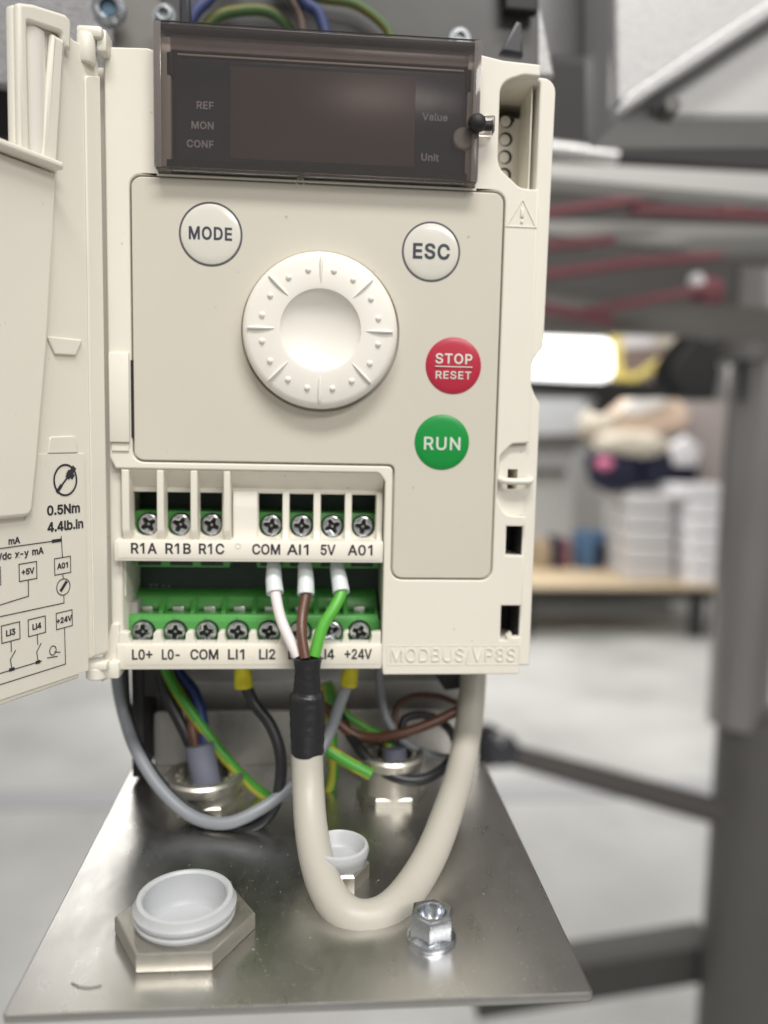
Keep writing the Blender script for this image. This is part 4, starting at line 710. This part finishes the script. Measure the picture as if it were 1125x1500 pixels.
link('grip', lathe_me([(0, 1.4), (1.1, 1.3), (1.6, .6), (1.6, -.8), (1.1, -1.4), (0, -1.4)], 24), REDM, K, tuple(p))
p = at(1022, 412, 64)
link('white_glint', lathe_me([(0, .5), (.6, .4), (.8, 0), (.8, -.4), (0, -.4)], 20), WHITEP, K, tuple(p))  # white disc stands in for the bright glint on the knob

# post, sleeve, clamp and lever
PO = thing('machine_post', 'dark steel post with polished upper tube standing at the right edge', 'post', tuple(at(1100, 1400, 88)))
def vcyl(name, cx, hw, y0, y1, Y, m, parent):
    r = pxs(hw, Y); a = at(cx, y0, Y); b = at(cx, y1, Y); x = at(cx, (max(y0, 370)+min(y1, 1500))/2, Y).x
    return link(name, lathe_me([(0, b.z), (r, b.z), (r, a.z), (0, a.z)], 40, 'Z', Matrix.Translation((x, Y+r*.2, 0))), m, parent)
vcyl('upper_tube', 1108, 46, 370, 1060, 88, CHROME, PO)
vcyl('sleeve', 1104, 64, 1050, 1790, 88, GREYM, PO)
vcyl('collar', 1098, 52, 470, 530, 88, GREYM, PO)
prism('cross_foot', [(at(x, y, 92).x, at(x, y, 92).z) for x, y in ((700, 1440), (965, 1398), (1050, 1384), (1050, 1438), (965, 1452), (700, 1496))], [], 92, 98, mat('dark_grey_steel', (.065, .063, .06), .6), PO, .3)  # one even dark grey tone for the whole foot
CL = thing('black_clamp', 'black clamp with a long thin bar reaching left from the post', 'clamp', tuple(at(1020, 540, 84)))
pxpoly('clamp_body', [(985, 530), (1018, 488), (1045, 500), (1058, 545), (1050, 585), (1000, 582), (982, 560)], 84, 6, BLACK, CL, .6)
pxpoly('clamp_bar', [(740, 553), (840, 558), (990, 562), (990, 582), (912, 584), (884, 606), (872, 602), (884, 582), (740, 574)], 85, 2, BLACK, CL, .2)
LV = thing('lever', 'dark lever rod with black round knob reaching left from the post', 'lever', tuple(at(715, 1100, 84)))
tube('rod', wpx([(752, 1106, 84), (901, 1147, 84), (1050, 1188, 84)]), [1.45, 1.65, 1.8], mat('oiled_steel_rod', (.13, .12, .115), .4, metal=.6), LV)
p = at(712, 1093, 84)
link('knob', lathe_me([(0, 2.2), (1.6, 2.0), (2.6, 1.0), (2.9, 0), (2.6, -1.4), (0, -2)], 30, 'Y', Matrix.Translation(p)), BLACK, LV)
p = at(737, 1100, 81)
link('hub', lathe_me([(0, 1.2), (.9, 1.1), (1.4, .5), (2.1, .2), (2.2, -.8), (0, -.8)], 30, 'Y', Matrix.Translation(p)), mat('polished_black', (.05, .05, .06), .12), LV)
tube('ferrule', wpx([(745, 1105, 83.5), (770, 1113, 84)]), .9, CHROME, LV)

# ================================================================ ROOM
FZ = -111.6
f = box('floor', -900, 900, -250, 1500, FZ-5, FZ, FLOORM, None, 0); f['kind'] = 'structure'
f = box('wall', -900, 900, 1100, 1110, FZ+.0, 260, WALLM, None, 0); f['kind'] = 'structure'
def thing1(o, lab, cat, group=None, kind=None): return props(o, lab, cat, group, kind)
BN = thing('low_bench', 'low pale wooden bench on a dark metal frame in the blurred background', 'bench', (at(900, 860, 395).x, 430, FZ))
bx0, bx1 = at(640, 850, 400).x, at(1062, 850, 400).x; bz = at(900, 858, 395).z
box('bench_top', bx0, bx1, 395, 560, bz-2, bz, WOOD, BN, .4)
box('front_rail', bx0, bx1, 396, 400, bz-8, bz-2.2, BLACK, BN, .3)
box('lower_rail', bx0, at(985, 900, 400).x, 402, 406, at(900, 902, 402).z, at(900, 884, 402).z, GREYM, BN, .3)
for px in (1008, 1040, 760): box('leg', at(px, 900, 402).x, at(px+16, 900, 402).x, 397, 402, FZ, bz-8.2, DGREY, BN, .3)
def tray(px0, px1, py0, py1, Y, m, lab):
    a = at(px0, py0, Y); b = at(px1, py1, Y)
    o = link('storage_tray', box_me(a.x, b.x, Y, Y+40, b.z+.25, a.z-.25, 1.0), m); props(o, lab, 'tray', 'trays stacked on the bench')
nm = ['topmost', 'second', 'third', 'fourth', 'fifth', 'lowest']
for k in range(6):
    y0 = 708+k*25.2; tray(992 if k < 1 else 1012, 1062, y0, y0+24.2, 400, WHITEP, '%s bright white tray of the right stack on the bench' % nm[k])
for k in range(5):
    y0 = 722+k*26; tray(922, 985, y0, y0+25, 410, TRAYG, '%s greyish tray of the left stack on the bench' % (nm[k] if k < 4 else 'lowest'))
LBX = at(790, 492, 300); LB2 = at(905, 558, 300)
o = box('light_box', LBX.x-40, LB2.x, 300, 312, LB2.z, LBX.z, mat('lit_panel', (1, 1, 1), .5, emit=1.6), None, 5.0); thing1(o, 'glowing white light panel behind the right side of the inverter', 'lamp')
def blob(name, pts, Y, dep, m, lab, cat, bev=None, group=None):
    o = pxpoly(name, pts, Y, dep, m, None, dep*.45 if bev is None else bev); props(o, lab, cat, group); return o
def ell(name, cx, cy, rx, ry, Y, m, lab, cat, rot=0.0):
    p = at(cx, cy, Y); bm = bmesh.new(); bmesh.ops.create_icosphere(bm, subdivisions=4, radius=1)
    from mathutils import noise
    for v in bm.verts:
        v.co *= 1+.16*noise.noise(v.co*1.7+Vector((cx, cy, 0))); v.co = Vector((v.co.x*pxs(rx, Y), v.co.y*pxs(ry, Y)*1.2, v.co.z*pxs(ry, Y)))
    me = from_bm(bm, Matrix.Translation(p) @ Matrix.Rotation(rot, 4, 'Y'), 180)
    return props(link(name, me, m), lab, cat)
blob('storage_rack', [(700, 585), (858, 585), (858, 640), (700, 640)], 500, 30, mat('pale_blue_grey', (.60, .63, .66), .6), 'pale blue-grey cabinet top beside the inverter', 'cabinet', 1)
blob('rack_shelf', [(700, 640), (865, 635), (865, 650), (700, 652)], 498, 33, GREYM, 'dark shelf edge across the pale cabinet', 'shelf', 1)
blob('storage_rack', [(700, 652), (842, 652), (842, 824), (700, 824)], 505, 30, mat('pale_grey_cabinet', (.50, .52, .53), .6), 'pale grey cabinet standing on the bench behind the small items', 'cabinet', 1)
blob('cabinet_rail', [(700, 686), (830, 686), (830, 694), (700, 694)], 500, 4, GREYM, 'thin grey handle rail on the lower pale cabinet', 'rail', .5)
blob('white_sign_board', [(905, 486), (958, 482), (958, 508), (905, 510)], 500, 4, WHITEP, 'small white board right of the glowing panel', 'board', 1)
blob('white_sign_board', [(962, 482), (1014, 482), (1010, 506), (958, 508)], 505, 4, CREAMC, 'cream board next to the black clamp', 'board', 1)
blob('brown_crate', [(905, 510), (975, 508), (975, 555), (905, 560)], 480, 20, mat('brown_crate_board', (.22, .17, .15), .6), 'brown crate behind the yellow strap', 'crate', 1)
blob('yellow_strap', [(896, 486), (912, 486), (914, 540), (930, 548), (966, 524), (968, 540), (930, 560), (900, 556)], 300, 3, mat('yellow_strap_web', (.36, .29, .07), .6), 'yellow strap bent in a hook right of the glowing panel', 'strap', .8)
blob('peach_bundle', [(872, 612), (896, 590), (950, 574), (1000, 584), (1018, 606), (1008, 630), (955, 645), (890, 640)], 430, 22, PEACH, 'peach cloth bundle heaped above the dark navy bundle', 'cloth bundle', 5)
ell('peach_bundle', 880, 622, 36, 26, 440, CREAMC, 'cream cloth roll at the left end of the peach bundle', 'cloth bundle')
blob('peach_highlight', [(905, 604), (930, 580), (985, 572), (975, 596), (930, 612)], 426, 5, mat('white_highlight', (.9, .88, .85), .7), 'white patch standing for the highlight on the peach bundle', 'highlight', 2)  # bright top of the peach bundle, painted as a separate white patch
ell('cream_bundle', 925, 650, 58, 20, 420, CREAMC, 'cream cloth layer between peach and navy bundles', 'cloth bundle')
blob('navy_bundle', [(866, 668), (900, 654), (945, 660), (948, 715), (905, 726), (876, 712)], 412, 24, NAVY, 'navy cloth bundle with a pink patch, left of its pair', 'cloth bundle')
blob('navy_bundle', [(940, 662), (990, 654), (1036, 672), (1034, 706), (985, 712), (942, 716)], 415, 24, NAVY, 'navy cloth bundle resting on the white trays', 'cloth bundle')
ell('pink_patch', 886, 679, 13, 9, 392, PINK, 'pink tag on the navy bundle', 'tag')
blob('white_bag', [(984, 652), (1010, 638), (1032, 655), (1026, 684), (994, 682)], 400, 10, WHITEP, 'white bag beside the navy bundle', 'bag')
blob('pillar', [(1005, 590), (1075, 590), (1075, 860), (1060, 860), (1050, 725), (1005, 640)], 450, 10, mat('pinkish_partition', (.50, .44, .43), .6), 'pinkish partition just left of the machine post', 'partition', 1)
blob('pale_partition', [(842, 660), (925, 660), (925, 850), (842, 850)], 565, 8, mat('pale_partition_paint', (.55, .56, .57), .6), 'pale partition behind the stacked trays', 'partition', 1)
for nmx, px0, px1, py0, py1, m, lab in (('tool_case', 812, 826, 788, 818, NAVY, 'dark navy box at the left of the small items on the bench'), ('red_tin', 824, 836, 790, 816, REDM, 'red tin beside the dark navy box'),
        ('blue_basket', 850, 895, 780, 800, mat('teal_blue', (.06, .13, .24), .6), 'teal blue basket among the small items'), ('pink_roll', 870, 893, 788, 806, PINK, 'pink roll in front of the teal basket'),
        ('blue_bin', 898, 917, 785, 815, BLUE, 'bright blue bin beside the left tray stack'), ('brown_carton', 784, 808, 792, 825, mat('carton_brown', (.36, .28, .20), .7), 'brown carton nearest the inverter on the bench')):
    a = at(px0, py0, 445); b = at(px1, py1, 445)
    o = link(nmx, box_me(a.x, b.x, 445, 463, bz+.05, a.z, 2.0), m); props(o, lab, nmx.split('_')[-1])
o = box('floor_channel', -500, 500, 210, 222, FZ+.05, FZ+.4, mat('channel_grey', (.42, .43, .45), .6), None, 0); props(o, 'grey cover strip crossing the pale floor', 'floor strip')
